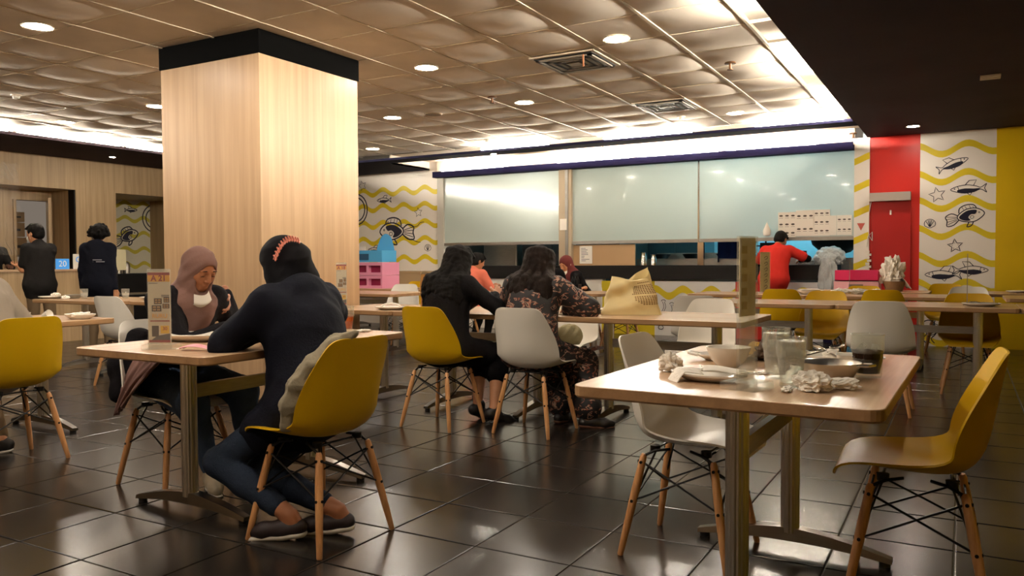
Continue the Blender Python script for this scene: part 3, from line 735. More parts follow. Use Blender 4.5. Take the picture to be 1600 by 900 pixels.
for x, y, lb in ((-.57, 11.0, 'round lamp in the dark ceiling above the right mural'), (.15, 4.3, 'added unseen lamp in the dark ceiling right of the view'), (-.55, 1.5, 'added unseen lamp in the dark ceiling above the camera'), (-6.22, 10.46, 'small lamp in the dark strip between the two lit coves'), (-11.37, 7.72, 'small lamp in the dark left soffit'), (-11.2, 4.6, 'small lamp in the left soffit at the picture edge')):  # right-hand and overhead lamps are added unseen to brighten the front table
    downlight(x, y, ZS - .004, lb, .07 if x > -5 else .04)

# ---- vents, sprinklers, detectors
def vent(x, y, w, label):
    t = thing('air_vent', label, 'vent', (x, y, ZC - .02))
    part('frame', MB().box(-w, w, -w, w, .0, .012), M_rail, t)
    part('backing', MB().box(-w * .9, w * .9, -w * .9, w * .9, -.006, .0), M_black, t)
    for k in range(4):
        a = w * (.86 - .22 * k); b = a - .035
        q = MB()
        q.prism([(-a, -a), (a, -a), (a, a), (-a, a)], -.02, -.012) if k == 3 else None
        if k < 3:
            for (x0, x1, y0, y1) in ((-a, a, -a, -b), (-a, a, b, a), (-a, -b, -a, a), (b, a, -a, a)): q.box(x0, x1, y0, y1, -.022 + .003 * k, -.012)
        part('louvre_ring', q, mat('grey vent metal', '8a7f70', .45, .3), t)
    return t
v1 = vent(-2.98, 6.42, .30, 'large square air vent in the tiled ceiling near the biggest lamp')
part('pull_strip', MB().box(.2, .21, -.29, -.28, -.12, -.02), mat('orange brown strip', '8a5230', .6), v1)
vent(-2.93, 8.72, .30, 'smaller looking square air vent farther back in the tiled ceiling')
def sprinkler(x, y, z, label):
    t = thing('sprinkler', label, 'sprinkler', (x, y, z), group=None)
    part('plate', MB().lathe([(0, 0), (.045, 0), (.05, -.012), (.0, -.014)], n=16), mat('brass brown metal', '6b4a30', .4, .6), t, True)
    part('head', MB().tube([(0, 0, -.01), (0, 0, -.06)], .012, 8).lathe([(0, -.06), (.028, -.062), (.028, -.066), (0, -.066)], n=12), MATS['brass brown metal'], t, True)
sprinkler(-4.33, 7.26, ZC - .03, 'brass ceiling sprinkler between the lamps left of the middle')
sprinkler(-1.8, 7.07, ZC - .03, 'brass ceiling sprinkler near the lit right edge of the tiled ceiling')
sprinkler(-4.75, 11.2, ZC + .015, 'dark sprinkler in the lit recess above the shutters')
sprinkler(-1.27, 11.2, ZS + .0, 'dark sprinkler above the striped pillar')
tag(part('ceiling_disc', MB().lathe([(0, -.012), (.1, -.012), (.11, 0), (0, 0)], n=24), mat('beige disc', '8a755a', .6), None, True, loc=(-5.44, 7.77, ZC - .02)), 'flat beige disc on the ceiling between two lamps', 'detector')
for x, y, lb in ((-2.99, 9.45, 'small white smoke detector right of the far air vent'), (-8.49, 4.71, 'small white smoke detector at the left over the cove'), (-5.9, 9.75, 'small white smoke detector above the leftmost cove light')):
    t = thing('smoke_detector', lb, 'detector', (x, y, ZC - .02))
    part('base', MB().lathe([(0, 0), (.05, 0), (.05, -.015), (0, -.015)], n=16), M_rail, t, True)
    part('sensor', MB().lathe([(0, -.015), (.035, -.015), (.03, -.04), (0, -.042)], n=16), M_wht, t, True)
tag(part('ceiling_speaker', MB().box(-.08, .08, -.08, .08, -.015, 0).box(-.06, .06, -.06, -.04, -.02, -.015).box(-.06, .06, 0, .02, -.02, -.015), M_rail, None, loc=(.18, 8.4, ZS)), 'small pale grille in the dark ceiling at the right picture edge', 'vent')

# ---- the wood clad column
c = thing('wood_column', 'large square column clad in pale oak with a black band at the ceiling', 'column', (-5.19, 4.91, 0))
part('cladding', MB().box(-.56, .56, -.56, .56, 0, 2.70), M_col, c)
part('top_band', MB().box(-.57, .57, -.57, .57, 2.70, 2.89), mat('matt black band', '060606', .9, spec=.05), c)
part('corner_seam', MB().box(.555, .562, -.562, -.555, 0, 2.70), M_col, c)
part('plinth', MB().box(-.565, .565, -.565, .565, 0, .08), mat('brown plinth', '4a3828', .4), c)
# ================================================================== FURNITURE
def smoothstep(t): t = max(0., min(1., t)); return t * t * (3 - 2 * t)
def chair_shell(m):
    """one piece bucket: rows from the seat lip to the top of the back"""
    # centre line (y, z), half width, side curl, forward curl
    cl = [(.245, .405, .150, .0), (.243, .430, .185, .004), (.20, .447, .205, .012), (.12, .438, .222, .026), (.03, .426, .231, .038), (-.06, .421, .234, .052), (-.125, .430, .234, .066), (-.172, .462, .233, .080), (-.200, .515, .232, .088), (-.214, .580, .228, .084), (-.226, .650, .217, .068), (-.237, .715, .200, .048), (-.247, .770, .182, .032), (-.253, .803, .166, .022), (-.256, .822, .143, .014), (-.257, .828, .110, .008)]
    nu = 14
    nr = len(cl); vs = []
    for i, (y, z, hw, cu) in enumerate(cl):
        # direction of the bucket's inward normal at this row
        a = cl[max(0, i - 1)]; b = cl[min(nr - 1, i + 1)]
        ty, tz = b[0] - a[0], b[1] - a[1]; l = math.hypot(ty, tz); ty, tz = ty / l, tz / l
        ny, nz = tz, -ty                      # seat: up, back: forward
        if i < 2: ny, nz = 0, 1
        for k in range(nu + 1):
            s = 2 * k / nu - 1
            q = abs(s) ** 2.6
            vs.append((s * hw, y + ny * cu * q * 1.15, z + nz * cu * q * 1.15))
    b = MB(); fs = [(i * (nu + 1) + k, i * (nu + 1) + k + 1, (i + 1) * (nu + 1) + k + 1, (i + 1) * (nu + 1) + k) for i in range(nr - 1) for k in range(nu)]
    b.add(vs, fs)
    o = part('seat_shell', b, m, None, 2)
    baked('seat_shell', o, [('SUBSURF', dict(levels=1)), ('SOLIDIFY', dict(thickness=.007, offset=-1, use_rim=True))])
    o.data.polygons.foreach_set('use_smooth', [True] * len(o.data.polygons))
    try: o.data.set_sharp_from_angle(angle=math.radians(50))
    except Exception: pass
    return o
def dowel():
    b = MB(); p0 = Vector((.135, .135, .385)); p1 = Vector((.205, .205, .0)); d = p1 - p0
    b.tube([p0, p0 + d * .03, p0 + d * .35, p0 + d * .8, p0 + d * .99, p1], [.009, .0135, .0165, .014, .0115, .009], 12)
    return b
leg_me = [None]
def make_chair(name, label, m):
    t = thing(name, label, 'chair')
    sh = chair_shell(m); sh.parent = t
    if leg_me[0] is None:
        L = []
        for sx, sy in ((1, 1), (-1, 1), (-1, -1), (1, -1)):
            b = dowel(); b.mi = 1
            for t_ in (.08, .46):
                p = Vector((.135 + .07 * t_, .135 + .07 * t_, .385 - .385 * t_))
                for n in (Vector((1, 0, 0)), Vector((0, 1, 0))): b.tube([p + n * .010, p + n * .0182], .006, 8)
            b.v = [(x * sx, y * sy, z) for x, y, z in b.v]; b.f = [f[::-1] if sx * sy < 0 else f for f in b.f]
            L.append(b.mesh('leg', [M_leg, M_wire], True))
        w = MB(); r = .0042
        P = lambda sx, sy, t_: Vector((sx * (.135 + .07 * t_), sy * (.135 + .07 * t_), .385 - .385 * t_))
        for (a, c) in (((1, 1), (-1, 1)), ((-1, 1), (-1, -1)), ((-1, -1), (1, -1)), ((1, -1), (1, 1))):
            off = Vector((0, 0, 0))
            w.tube([P(*a, .08), P(*c, .46)], r, 6); w.tube([P(*a, .46), P(*c, .08)], r, 6)
        for sx, sy in ((1, 1), (-1, 1), (-1, -1), (1, -1)):
            w.tube([P(sx, sy, .46), Vector((sx * .10, sy * .10, .395)), Vector((sx * .06, sy * .12, .405))], r, 6)
            w.tube([P(sx, sy, .02), Vector((sx * .135, sy * .09, .402)), Vector((sx * .11, sy * .04, .408))], r * 1.4, 6)
            w.lathe([(0, 0), (.02, 0), (.02, .022), (0, .022)], (sx * .11, sy * .10, .395), 10)
        w.tube([(.11, .1, .405), (-.11, .1, .405)], r, 6); w.tube([(.11, -.1, .402), (-.11, -.1, .402)], r, 6)
        leg_me[0] = (L, w.mesh('wire_brace', M_wire, True))
    L, w = leg_me[0]
    for me in L: link('leg', me, t)
    link('wire_brace', w, t)
    return t

def rr_rect(w, d, r, n=4):
    pts = []
    for cx, cy, a0 in ((w / 2 - r, d / 2 - r, 0), (-w / 2 + r, d / 2 - r, PI / 2), (-w / 2 + r, -d / 2 + r, PI), (w / 2 - r, -d / 2 + r, 1.5 * PI)):
        for k in range(n + 1):
            a = a0 + PI / 2 * k / n; pts.append((cx + r * math.cos(a), cy + r * math.sin(a)))
    return pts
TH = .75
def make_table(label, L=1.31, Wd=.86, poles=2):
    """table with its long side along local Y"""
    t = thing('dining_table', label, 'table')
    pts = rr_rect(Wd, L, .045, 5)
    b = MB(); n = len(pts)
    inn = rr_rect(Wd - .004, L - .004, .043, 5)
    b.add([(x, y, TH - .002) for x, y in pts] + [(x, y, TH) for x, y in inn], [tuple(range(n, 2 * n))] + [(i, (i + 1) % n, n + (i + 1) % n, n + i) for i in range(n)])
    part('table_top', b, M_top, t)
    e = MB(); low = rr_rect(Wd - .01, L - .01, .04, 5)
    e.add([(x, y, TH - .002) for x, y in pts] + [(x, y, TH - .030) for x, y in pts] + [(x, y, TH - .036) for x, y in low], [(i, (i + 1) % n, n + (i + 1) % n, n + i) for i in range(n)] + [(n + i, n + (i + 1) % n, 2 * n + (i + 1) % n, 2 * n + i) for i in range(n)] + [tuple(range(2 * n, 3 * n))[::-1]])
    part('edge_band', e, M_edge, t)
    ys = (-.30, .30) if poles == 2 else (0,)
    if L > 1.2 and poles == 2: ys = (-L / 2 + .27, L / 2 - .27)
    for y in ys:
        part('pole', MB().lathe([(.034, .075), (.034, TH - .04)], (0, y, 0), 96, flute=.035, fn=16).lathe([(.05, TH - .05), (.09, TH - .037), (0, TH - .037)], (0, y, 0), 16), M_chr, t, True)
        f = MB()
        prof = []
        N = 14
        for i in range(N + 1):
            u = -1 + 2 * i / N; x = u * .36
            zt = .095 - .062 * abs(u) ** 1.6; zb = .045 - .03 * abs(u) ** 2 if abs(u) < .93 else .016
            hw = .034 - .012 * abs(u)
            prof.append((x, zt, zb, hw))
        vs = []; fs = []
        for (x, zt, zb, hw) in prof: vs += [(x, y - hw, zb), (x, y + hw, zb), (x, y + hw * .8, zt), (x, y - hw * .8, zt)]
        for i in range(N):
            a = 4 * i
            for k in range(4): fs.append((a + k, a + (k + 1) % 4, a + 4 + (k + 1) % 4, a + 4 + k))
        fs += [(3, 2, 1, 0), (4 * N, 4 * N + 1, 4 * N + 2, 4 * N + 3)]
        f.add(vs, fs)
        part('foot_bar', f, M_alu, t, True)
        part('leveller', MB().lathe([(0, 0), (.02, 0), (.02, .02), (0, .022)], (-.335, y, 0), 10), M_blk, t, True)
        part('leveller', MB().lathe([(0, 0), (.02, 0), (.02, .02), (0, .022)], (.335, y, 0), 10), M_blk, t, True)
    if len(ys) == 2: part('stretcher_rail', MB().box(-.013, .013, ys[0] + .03, ys[1] - .03, .515, .575), M_steelb, t)
    return t
tA = make_table('wooden table in the right foreground with used dishes, glasses and tissues')
tA.location = (-.585, 2.815, 0); tA.rotation_euler = (0, 0, -.02)
def table(label, x, y, rz=0.):
    o = copy_tree(tA); o.location = (x, y, 0); o.rotation_euler = (0, 0, rz); o['label'] = label
    return o
TD = 'dining tables of the food court'
tA['group'] = TD
t2 = table('wooden table with the A 21 stand between the two women in headscarves', -3.03, 2.79)
t3 = table('wooden table with white bowls at the left edge, in front of the person in grey', -5.49, 2.79)
t4 = table('wooden table carrying the yellow paper bag', -1.81, 5.28, PI / 2)
t5 = table('wooden table where the two long haired women sit', -3.15, 5.28, PI / 2)
tS = make_table('short wooden table with a white lidded plate right of the column', .80, .86, 1)
tS.location = (-4.21, 5.28, 0); tS.rotation_euler = (0, 0, PI / 2)
t6 = table('wooden table of the middle row behind the front white chair, left of the seam', -1.595, 7.53, PI / 2)
t7 = table('wooden table of the middle row with a white plate at its right end', -.285, 7.53, PI / 2)
t8 = table('wooden table of the middle row cut by the right picture edge', 1.03, 7.53, PI / 2)
t9 = table('wooden table of the third row behind the yellow chairs', -2.1, 9.35, PI / 2)
t10 = table('wooden table of the third row right part ending near the small mural fish', -.78, 9.35, PI / 2)
t11 = table('wooden table of the third row at the right picture edge', 1.0, 9.35, PI / 2)
t12 = table('wooden table near the red wall with the pink tray and paper heap', -1.0, 10.55, PI / 2)
t12b = table('wooden table in front of the yellow wall at the far right', .62, 10.55, PI / 2)
t13 = table('wooden table with two water glasses at the far left', -7.95, 5.3, PI / 2)
t14 = table('wooden table with plates left of the column in front of the yellow chair', -6.55, 5.45, PI / 2)
t15 = table('wooden table at which the man in salmon sits', -5.9, 9.35, PI / 2)
t16 = table('wooden table with the steel pot where the woman in maroon sits', -4.30, 8.95, PI / 2)
t17 = table('wooden table right of the column, nearer of two before the left mural', -6.5, 7.9, PI / 2)
t18 = table('wooden table with the stacked blue and pink child seats before the left mural', -7.6, 9.35, PI / 2)
t19 = table('wooden table standing against the left mural with a grey box', -8.9, 10.9, PI / 2)

ch_y = make_chair('shell_chair', 'yellow shell chair right of the foreground table', M_yel)
ch_w = make_chair('shell_chair', 'white shell chair with its seat under the foreground table', M_wht)
ch_g = make_chair('shell_chair', 'shade-greyed white shell chair', M_wht_shade)
GY_ = 'yellow shell chairs'; GW_ = 'white shell chairs'
def chair(kind, label, x, y, facing):
    """facing: world angle the sitter looks to, measured from +Y counter clockwise"""
    return place({'y': ch_y, 'w': ch_w, 'g': ch_g}[kind], USED, label, (x, y, 0), facing, {'y': GY_, 'w': GW_, 'g': GW_}[kind])
chair('y', 'yellow shell chair pulled out at the right of the foreground table', -.13, 3.0, PI / 2 + .03)
chair('w', 'white shell chair pushed under the left side of the foreground table', -.92, 3.03, -PI / 2 - .04)
chair('y', 'yellow shell chair holding the grey jacket, under the woman in the hoodie', -2.30, 2.46, PI / 2 - .06)
chair('w', 'white shell chair of the woman in the mauve headscarf', -3.52, 2.72, -PI / 2 - .08)
chair('y', 'yellow shell chair at the left picture edge with the person in grey', -4.72, 2.55, PI / 2 - .05)
chair('y', 'yellow shell chair of the long haired woman in plain black', -3.13, 4.56, -.04)
chair('w', 'white shell chair of the long haired woman in the patterned top', -2.47, 4.68, -.02)
chair('w', 'white shell chair with its inner side facing the camera behind the yellow paper bag table', -1.72, 5.93, PI - .1)
chair('g', 'shade-greyed white shell chair seen from behind, left of the bright white one', -2.02, 6.92, .12)
chair('w', 'white shell chair across the table from the woman in the patterned top, holding a bag', -2.85, 5.98, PI + .1)
chair('w', 'white shell chair seen from behind right of the middle, beyond the foreground glasses', -.53, 6.5, .0)
chair('y', 'yellow shell chair facing the camera behind the middle row, between two dark sided ones', -1.16, 7.95, PI - .04)
chair('y', 'yellow shell chair facing the camera at the right end of the middle row', .04, 7.76, PI + .03)
chair('y', 'yellow shell chair with its shaded back turned, next to the worker in red', -1.66, 8.78, .05)
chair('y', 'yellow shell chair with its shaded back turned, above the white front chair', -.70, 8.92, -.03)
chair('w', 'white shell chair far right seen above a yellow one before the mural', .04, 9.75, PI)
chair('y', 'yellow shell chair partly hidden by the white paper heap near the pink tray', -1.0, 9.72, PI)
chair('y', 'yellow shell chair standing against the mural at the right', -.2, 10.95, PI)
chair('g', 'shade-greyed white shell chair cut by the right picture edge', .62, 6.72, -.1)
chair('w', 'white shell chair seen from behind left of the A 21 stand', -6.80, 4.74, .12)
chair('y', 'yellow shell chair between the A 21 stand and the left column edge', -6.65, 6.15, PI)
chair('g', 'shade-greyed white shell chair behind the dish table right of the column', -6.55, 8.55, PI + .3)
chair('y', 'bright yellow shell chair before the left mural', -7.4, 9.9, PI)
chair('w', 'white shell chair right of the woman in maroon', -3.85, 9.65, PI)
chair('y', 'yellow shell chair of the man in salmon', -5.72, 8.75, 0)
chair('g', 'shade-greyed white shell chair of the black dressed person beyond the patterned top', -4.32, 8.28, 0)
chair('w', 'white shell chair under the woman in the maroon headscarf', -4.38, 9.65, PI)

# ================================================================== THINGS ON THE TABLES
def pebble(c, r, M_, n=12, jit=.35, seed=0, name='x', m=None, parent=None, sq=(1, 1, .6), lab=None):
    """crumpled tissue lump"""
    R = random.Random(seed)
    bm = bmesh.new(); bmesh.ops.create_icosphere(bm, subdivisions=4, radius=1)
    ph = [(R.uniform(-1, 1), R.uniform(-1, 1), R.uniform(-1, 1), R.uniform(3, 9), R.uniform(0, 6)) for _ in range(9)]
    for v in bm.verts:
        h = 0
        for a, b_, c_, f_, p_ in ph: h += abs(math.sin((v.co.x * a + v.co.y * b_ + v.co.z * c_) * f_ + p_))
        k = 1 + jit * (h / 9 - .6) * 2
        v.co = Vector((v.co.x * sq[0], v.co.y * sq[1], max(v.co.z, -.55) * sq[2])) * k * r
    mn = min(v.co.z for v in bm.verts)
    for v in bm.verts: v.co.z -= mn
    me = bpy.data.meshes.new(name); bm.to_mesh(me); bm.free(); me.materials.append(m or M_paper)
    o = link(name, me, parent, c, (0, 0, R.uniform(0, 6)))
    return o
def tissue(x, y, z, r, label, seed, sq=(1, 1, .6)):
    o = pebble((x, y, z), r, None, seed=seed, name='crumpled_tissue', jit=.8, sq=sq)
    return tag(o, label, 'tissue')
def plate_prof(r, h=.022): return [(0, .004), (r * .5, .004), (r * .62, .007), (r * .96, h), (r, h + .002), (r * .99, h - .003), (r * .62, 0), (r * .5, -.0), (0, 0)]
def oval(name, label, x, y, z, rx, ry, rot, m=None, h=.022, cat='plate', group=None, prof=None):
    t = thing(name, label, cat, (x, y, z), rot, group)
    M_ = Matrix.Diagonal((rx, ry, 1, 1))
    o = part('dish', MB().lathe(prof or [(a / 1., b) for a, b in plate_prof(1., h)], n=40, M=M_), m or M_porc, t, True)
    return t
def cutlery(kind, m=M_steel):
    b = MB()
    if kind == 'spoon':
        b.tube([(0, -.10, .003), (0, .03, .004), (0, .06, .008)], [.005, .0028, .003], 6)
        b.lathe([(0, -.003), (.014, -.001), (.021, .005), (.020, .005), (.013, .001), (0, 0)], (0, .083, .006), 14, Matrix.Translation((0, .083, .006)) @ Matrix.Diagonal((1, 1.5, 1, 1)) @ Matrix.Translation((0, -.083, -.006)))
    else:
        b.tube([(0, -.10, .003), (0, .03, .004), (0, .055, .007)], [.005, .0028, .004], 6)
        b.box(-.012, .012, .053, .065, .005, .008)
        for q in (-.0105, -.0035, .0035, .0105): b.tube([(q, .062, .006), (q, .1, .008)], .0016, 5)
    return b
def cut(kind, label, x, y, z, rot, tilt=0.):
    o = part(kind, cutlery(kind), M_steel, None, True, (x, y, z), (tilt, 0, rot))
    return tag(o, label, kind)
def tumbler(label, x, y, z, rb, rt, h, fill=None, fm=None, group=None, flute=.03, cat='glass'):
    t = thing('drinking_glass', label, cat, (x, y, z), 0, group)
    prof = [(0, 0), (rb * .95, 0), (rb, .006), (rb + (rt - rb) * .25, h * .38), (rb + (rt - rb) * .3, h * .55), (rt * .97, h * .60), (rt, h * .66), (rt, h), (rt - .003, h), (rt - .003, h * .62), (rb * .93, h * .4), (rb * .88, .012), (0, .010)]
    part('tumbler', MB().lathe(prof, n=40, flute=flute if flute else 0, fn=10), M_glass, t, True)
    part('rim', MB().tube([(rt * math.cos(a), rt * math.sin(a), h) for a in np.linspace(0, 2 * PI, 33)[:-1]], .0016, 6, closed=True), M_glass, t, True)
    if fill:
        part('drink', MB().lathe([(0, .013), (rb * .85, .013), (rb + (rt - rb) * .2, h * .38), (rt * .9, h * .62), (rt * .92, h * fill), (0, h * fill)], n=30), fm or M_ice, t, True)
    return t
def ices(t, rt, h, n, seed, z0=.3):
    R = random.Random(seed)
    b = MB()
    for k in range(n):
        M_ = Matrix.Translation((R.uniform(-.5, .5) * rt, R.uniform(-.5, .5) * rt, h * R.uniform(z0, .78))) @ Euler((R.uniform(0, 3), R.uniform(0, 3), 0)).to_matrix().to_4x4()
        s = .009; b.box(-s, s, -s, s, -s, s, M_)
    o = part('ice_cubes', b, M_ice, t, False)
# --- foreground table
Z0 = TH + .001
tissue(-.86, 2.60, Z0, .034, 'crumpled tissue on the left of the foreground table beside the napkin plate', 3, (1, 1, .9))
t = oval('oval_plate', 'oval white plate covered with napkins on the foreground table', -.69, 2.46, Z0, .125, .085, -.25)
def napkin(label, x, y, z, w, d, rot, seed, drop=.0):
    R = random.Random(seed); p = [R.uniform(0, 6) for _ in range(3)]
    b = MB().grid(lambda u, v: ((u - .5) * w, (v - .5) * d, .006 * math.sin(u * 4 + p[0]) + .005 * math.sin(v * 5 + p[1]) - drop * max(0, u - .5) ** 1.2), 14, 10)
    o = part('paper_napkin', b, M_paper, None, 2, (x, y, z), (0, 0, rot))
    baked('paper_napkin', o, [('SOLIDIFY', dict(thickness=.0015))])
    return tag(o, label, 'napkin')
napkin('flat white napkin lying on the right half of the oval plate', -.645, 2.47, Z0 + .034, .13, .085, .35, 1)
napkin('folded white napkin hanging over the left front rim of the oval plate', -.765, 2.415, Z0 + .030, .12, .085, -2.5, 2, .20)
cut('spoon', 'steel spoon on the right rim of the oval plate', -.60, 2.49, Z0 + .022, -2.0)
cut('fork', 'steel fork beside the spoon on the oval plate', -.62, 2.46, Z0 + .024, -1.8)
t = thing('soup_bowl', 'white porcelain soup bowl behind the oval plate', 'bowl', (-.715, 2.80, Z0))
part('bowl', MB().lathe([(0, .006), (.03, .006), (.055, .028), (.071, .068), (.076, .070), (.0745, .064), (.060, .026), (.036, 0), (0, 0)], n=36), M_porc, t, True)
t = oval('handled_dish', 'shallow white dish with a lug handle left behind the soup bowl', -.78, 2.98, Z0, .10, .075, .2)
part('handle', MB().tube([(-.09, -.025, .02), (-.125, -.015, .026), (-.125, .015, .026), (-.09, .025, .02)], .006, 8), M_porc, t, True)
t = oval('serving_plate', 'brown rimmed plate with a lemon and leftovers behind the acrylic stand', -.66, 3.10, Z0, .13, .095, .1, mat('brown glazed dish', '5a4634', .25))
part('white_inlay', MB().lathe([(0, .0), (.07, .0), (.085, .006), (0, .006)], (0, 0, .008), 24), M_porc, t, True)
tag(pebble((-.675, 3.04, Z0 + .012), .034, None, seed=5, jit=.25, m=mat('yellow lemon', 'c9982c', .5), name='lemon_half', sq=(1, .8, 1)), 'yellow lemon piece on the brown rimmed plate', 'lemon')
tag(pebble((-.645, 3.03, Z0 + .012), .034, None, seed=8, jit=.6, m=mat('brown leftover food', '4a3520', .7), name='leftover_food', sq=(1, .9, .9)), 'brown leftover food beside the lemon', 'food')
cut('fork', 'steel fork leaning on the right rim of the brown rimmed plate', -.57, 3.15, Z0 + .022, -1.1)
# acrylic stand seen nearly edge on
def stand(label, x, y, rz, w, h, front, back=None, th=.004, base=(.08, .11)):
    t = thing('menu_stand', label, 'sign', (x, y, TH + .001), rz)
    bw, bd = base
    part('acrylic_base', MB().box(-bw / 2 - w / 2 * 0, bw / 2, -bd / 2, bd / 2, 0, .022), M_acry, t)
    return t
st = thing('menu_stand', 'tall clear acrylic menu stand seen edge on in the foreground', 'sign', (-.545, 2.345, TH + .001), 1.29)
part('acrylic_base', MB().box(-.055, .055, -.055, .055, 0, .022), M_acry, st)
part('acrylic_sheet', MB().box(-.048, .048, -.007, -.002, .0, .44), M_acry, st)
part('acrylic_sheet', MB().box(-.048, .048, .002, .007, .0, .44), M_acry, st)
pp = part('printed_card', MB().box(-.045, .045, -.0012, .0012, .21, .435), mat('worn cream print', 'eee2bc', .55, var=.12, vscale=25), st)
b = MB()
for k in range(5): b.box(-.035, -.005, -.0018, -.0012, .23 + k * .04, .252 + k * .04); b.box(.005, .035, .0012, .0018, .23 + k * .04, .245 + k * .04)
part('card_print', b, mat('olive print', 'cdbb84', .6), st)
# second acrylic stand farther back with yellow swirls
st = thing('menu_stand', 'second acrylic stand with a yellow swirl print on the third row table', 'sign', (-1.42, 5.36, TH + .001), .75)
part('acrylic_base', MB().box(-.055, .055, -.04, .04, 0, .02), M_acry, st)
part('acrylic_sheet', MB().box(-.05, .05, -.006, -.002, 0, .36), M_acry, st)
part('printed_card', MB().box(-.045, .045, -.001, .002, .02, .36), mat('pale yellow print', 'd0c078', .55), st)
P_ = Paint((0, -.0015, 0), (1, 0, 0), (0, 0, 1), (0, -1, 0))
for k in range(6): P_.stroke(sm([(-.01, .06 + k * .05), (.015, .075 + k * .05), (.02, .055 + k * .05), (0, .045 + k * .05)], 3), .005)
P_.done('swirl_print', mat('dark swirl print', '4a4020', .6), st)
st.location = (-1.95, 9.22, TH + .001); st.scale = (1.3, 1.3, 1.3)
g1 = tumbler('tall fluted water glass in front, right of the acrylic stand', -.44, 2.44, Z0, .033, .043, .145, .93)
ices(g1, .04, .145, 9, 1)
g2 = tumbler('tall fluted water glass just behind the front one', -.515, 2.60, Z0, .033, .043, .158, .9)
ices(g2, .04, .155, 9, 2)
g3 = tumbler('wide glass half full of dark cola on the foreground table', -.265, 2.76, Z0, .042, .050, .135, .45, mat('dark cola', '1c0a05', .05), flute=.0)
ices(g3, .04, .13, 4, 3, .42)
# steel pan
t = thing('steel_pan', 'round stainless steel serving pan with two loop handles', 'pan', (-.365, 2.665, Z0), -.12)
part('pan_body', MB().lathe([(0, .003), (.062, .003), (.088, .05), (.094, .053), (.094, .050), (.066, 0), (0, 0)], n=48), mat('used pan steel', 'cfc8bd', .28, 1.0), t, True)
part('handle', MB().tube([(.088, -.03, .048), (.12, -.028, .05), (.132, 0, .05), (.12, .028, .05), (.088, .03, .048)], .0045, 8), M_steel, t, True)
part('handle', MB().tube([(-.088, -.03, .048), (-.12, -.028, .05), (-.132, 0, .05), (-.12, .028, .05), (-.088, .03, .048)], .0045, 8), M_steel, t, True)
t = oval('oval_plate', 'long white plate with used cutlery behind the steel pan', -.40, 3.12, Z0, .16, .085, -.05)
cut('spoon', 'steel spoon crossing the long white plate', -.46, 3.10, Z0 + .03, -.7, .15); cut('fork', 'steel fork crossing under the spoon on the long white plate', -.43, 3.11, Z0 + .028, .6, .12)
tissue(-.42, 3.13, Z0 + .01, .03, 'crumpled tissue between the cutlery on the long white plate', 9)
t = thing('serving_tub', 'small square white tub behind the steel pan', 'tub', (-.33, 2.98, Z0), .15)
b = MB(); b.prism(rr_rect(.10, .08, .015), 0, .004)
for i in range(len(rr_rect(.10, .08, .015))):
    pass
o_, i_ = rr_rect(.115, .095, .018), rr_rect(.108, .088, .015); n = len(o_); l_ = rr_rect(.095, .075, .012)
b.add([(x, y, .045) for x, y in o_] + [(x, y, .045) for x, y in i_] + [(x, y, 0) for x, y in l_] + [(x * .95, y * .95, .004) for x, y in l_], [(i, (i + 1) % n, n + (i + 1) % n, n + i) for i in range(n)] + [(i, (i + 1) % n, 2 * n + (i + 1) % n, 2 * n + i) for i in range(n)] + [(n + i, n + (i + 1) % n, 3 * n + (i + 1) % n, 3 * n + i) for i in range(n)])
part('tub', b, M_porc, t, True)
tag(part('black_napkin', MB().add([(-.05, -.03, 0), (.06, -.045, .0), (-.06, .05, .035), (-.05, -.03, .004), (.06, -.045, .004), (-.06, .05, .04)], [(0, 1, 2), (3, 5, 4), (0, 3, 4, 1), (1, 4, 5, 2), (2, 5, 3, 0)]), mat('dark brown card', '241b15', .5), None, loc=(-.455, 2.80, Z0 + .02), rot=(0, 0, -.4)), 'dark triangular card leaning between the glasses and the steel pan', 'card')
tissue(-.375, 2.40, Z0, .048, 'large crumpled tissue in front of the steel pan', 11, (1.15, .8, .62))
tissue(-.305, 2.46, Z0, .034, 'smaller crumpled tissue at the right of the large one', 12, (1.3, .7, .5))
tissue(-.435, 2.355, Z0, .022, 'flat twisted tissue left of the large one by the water glass', 14, (1.8, .6, .3))

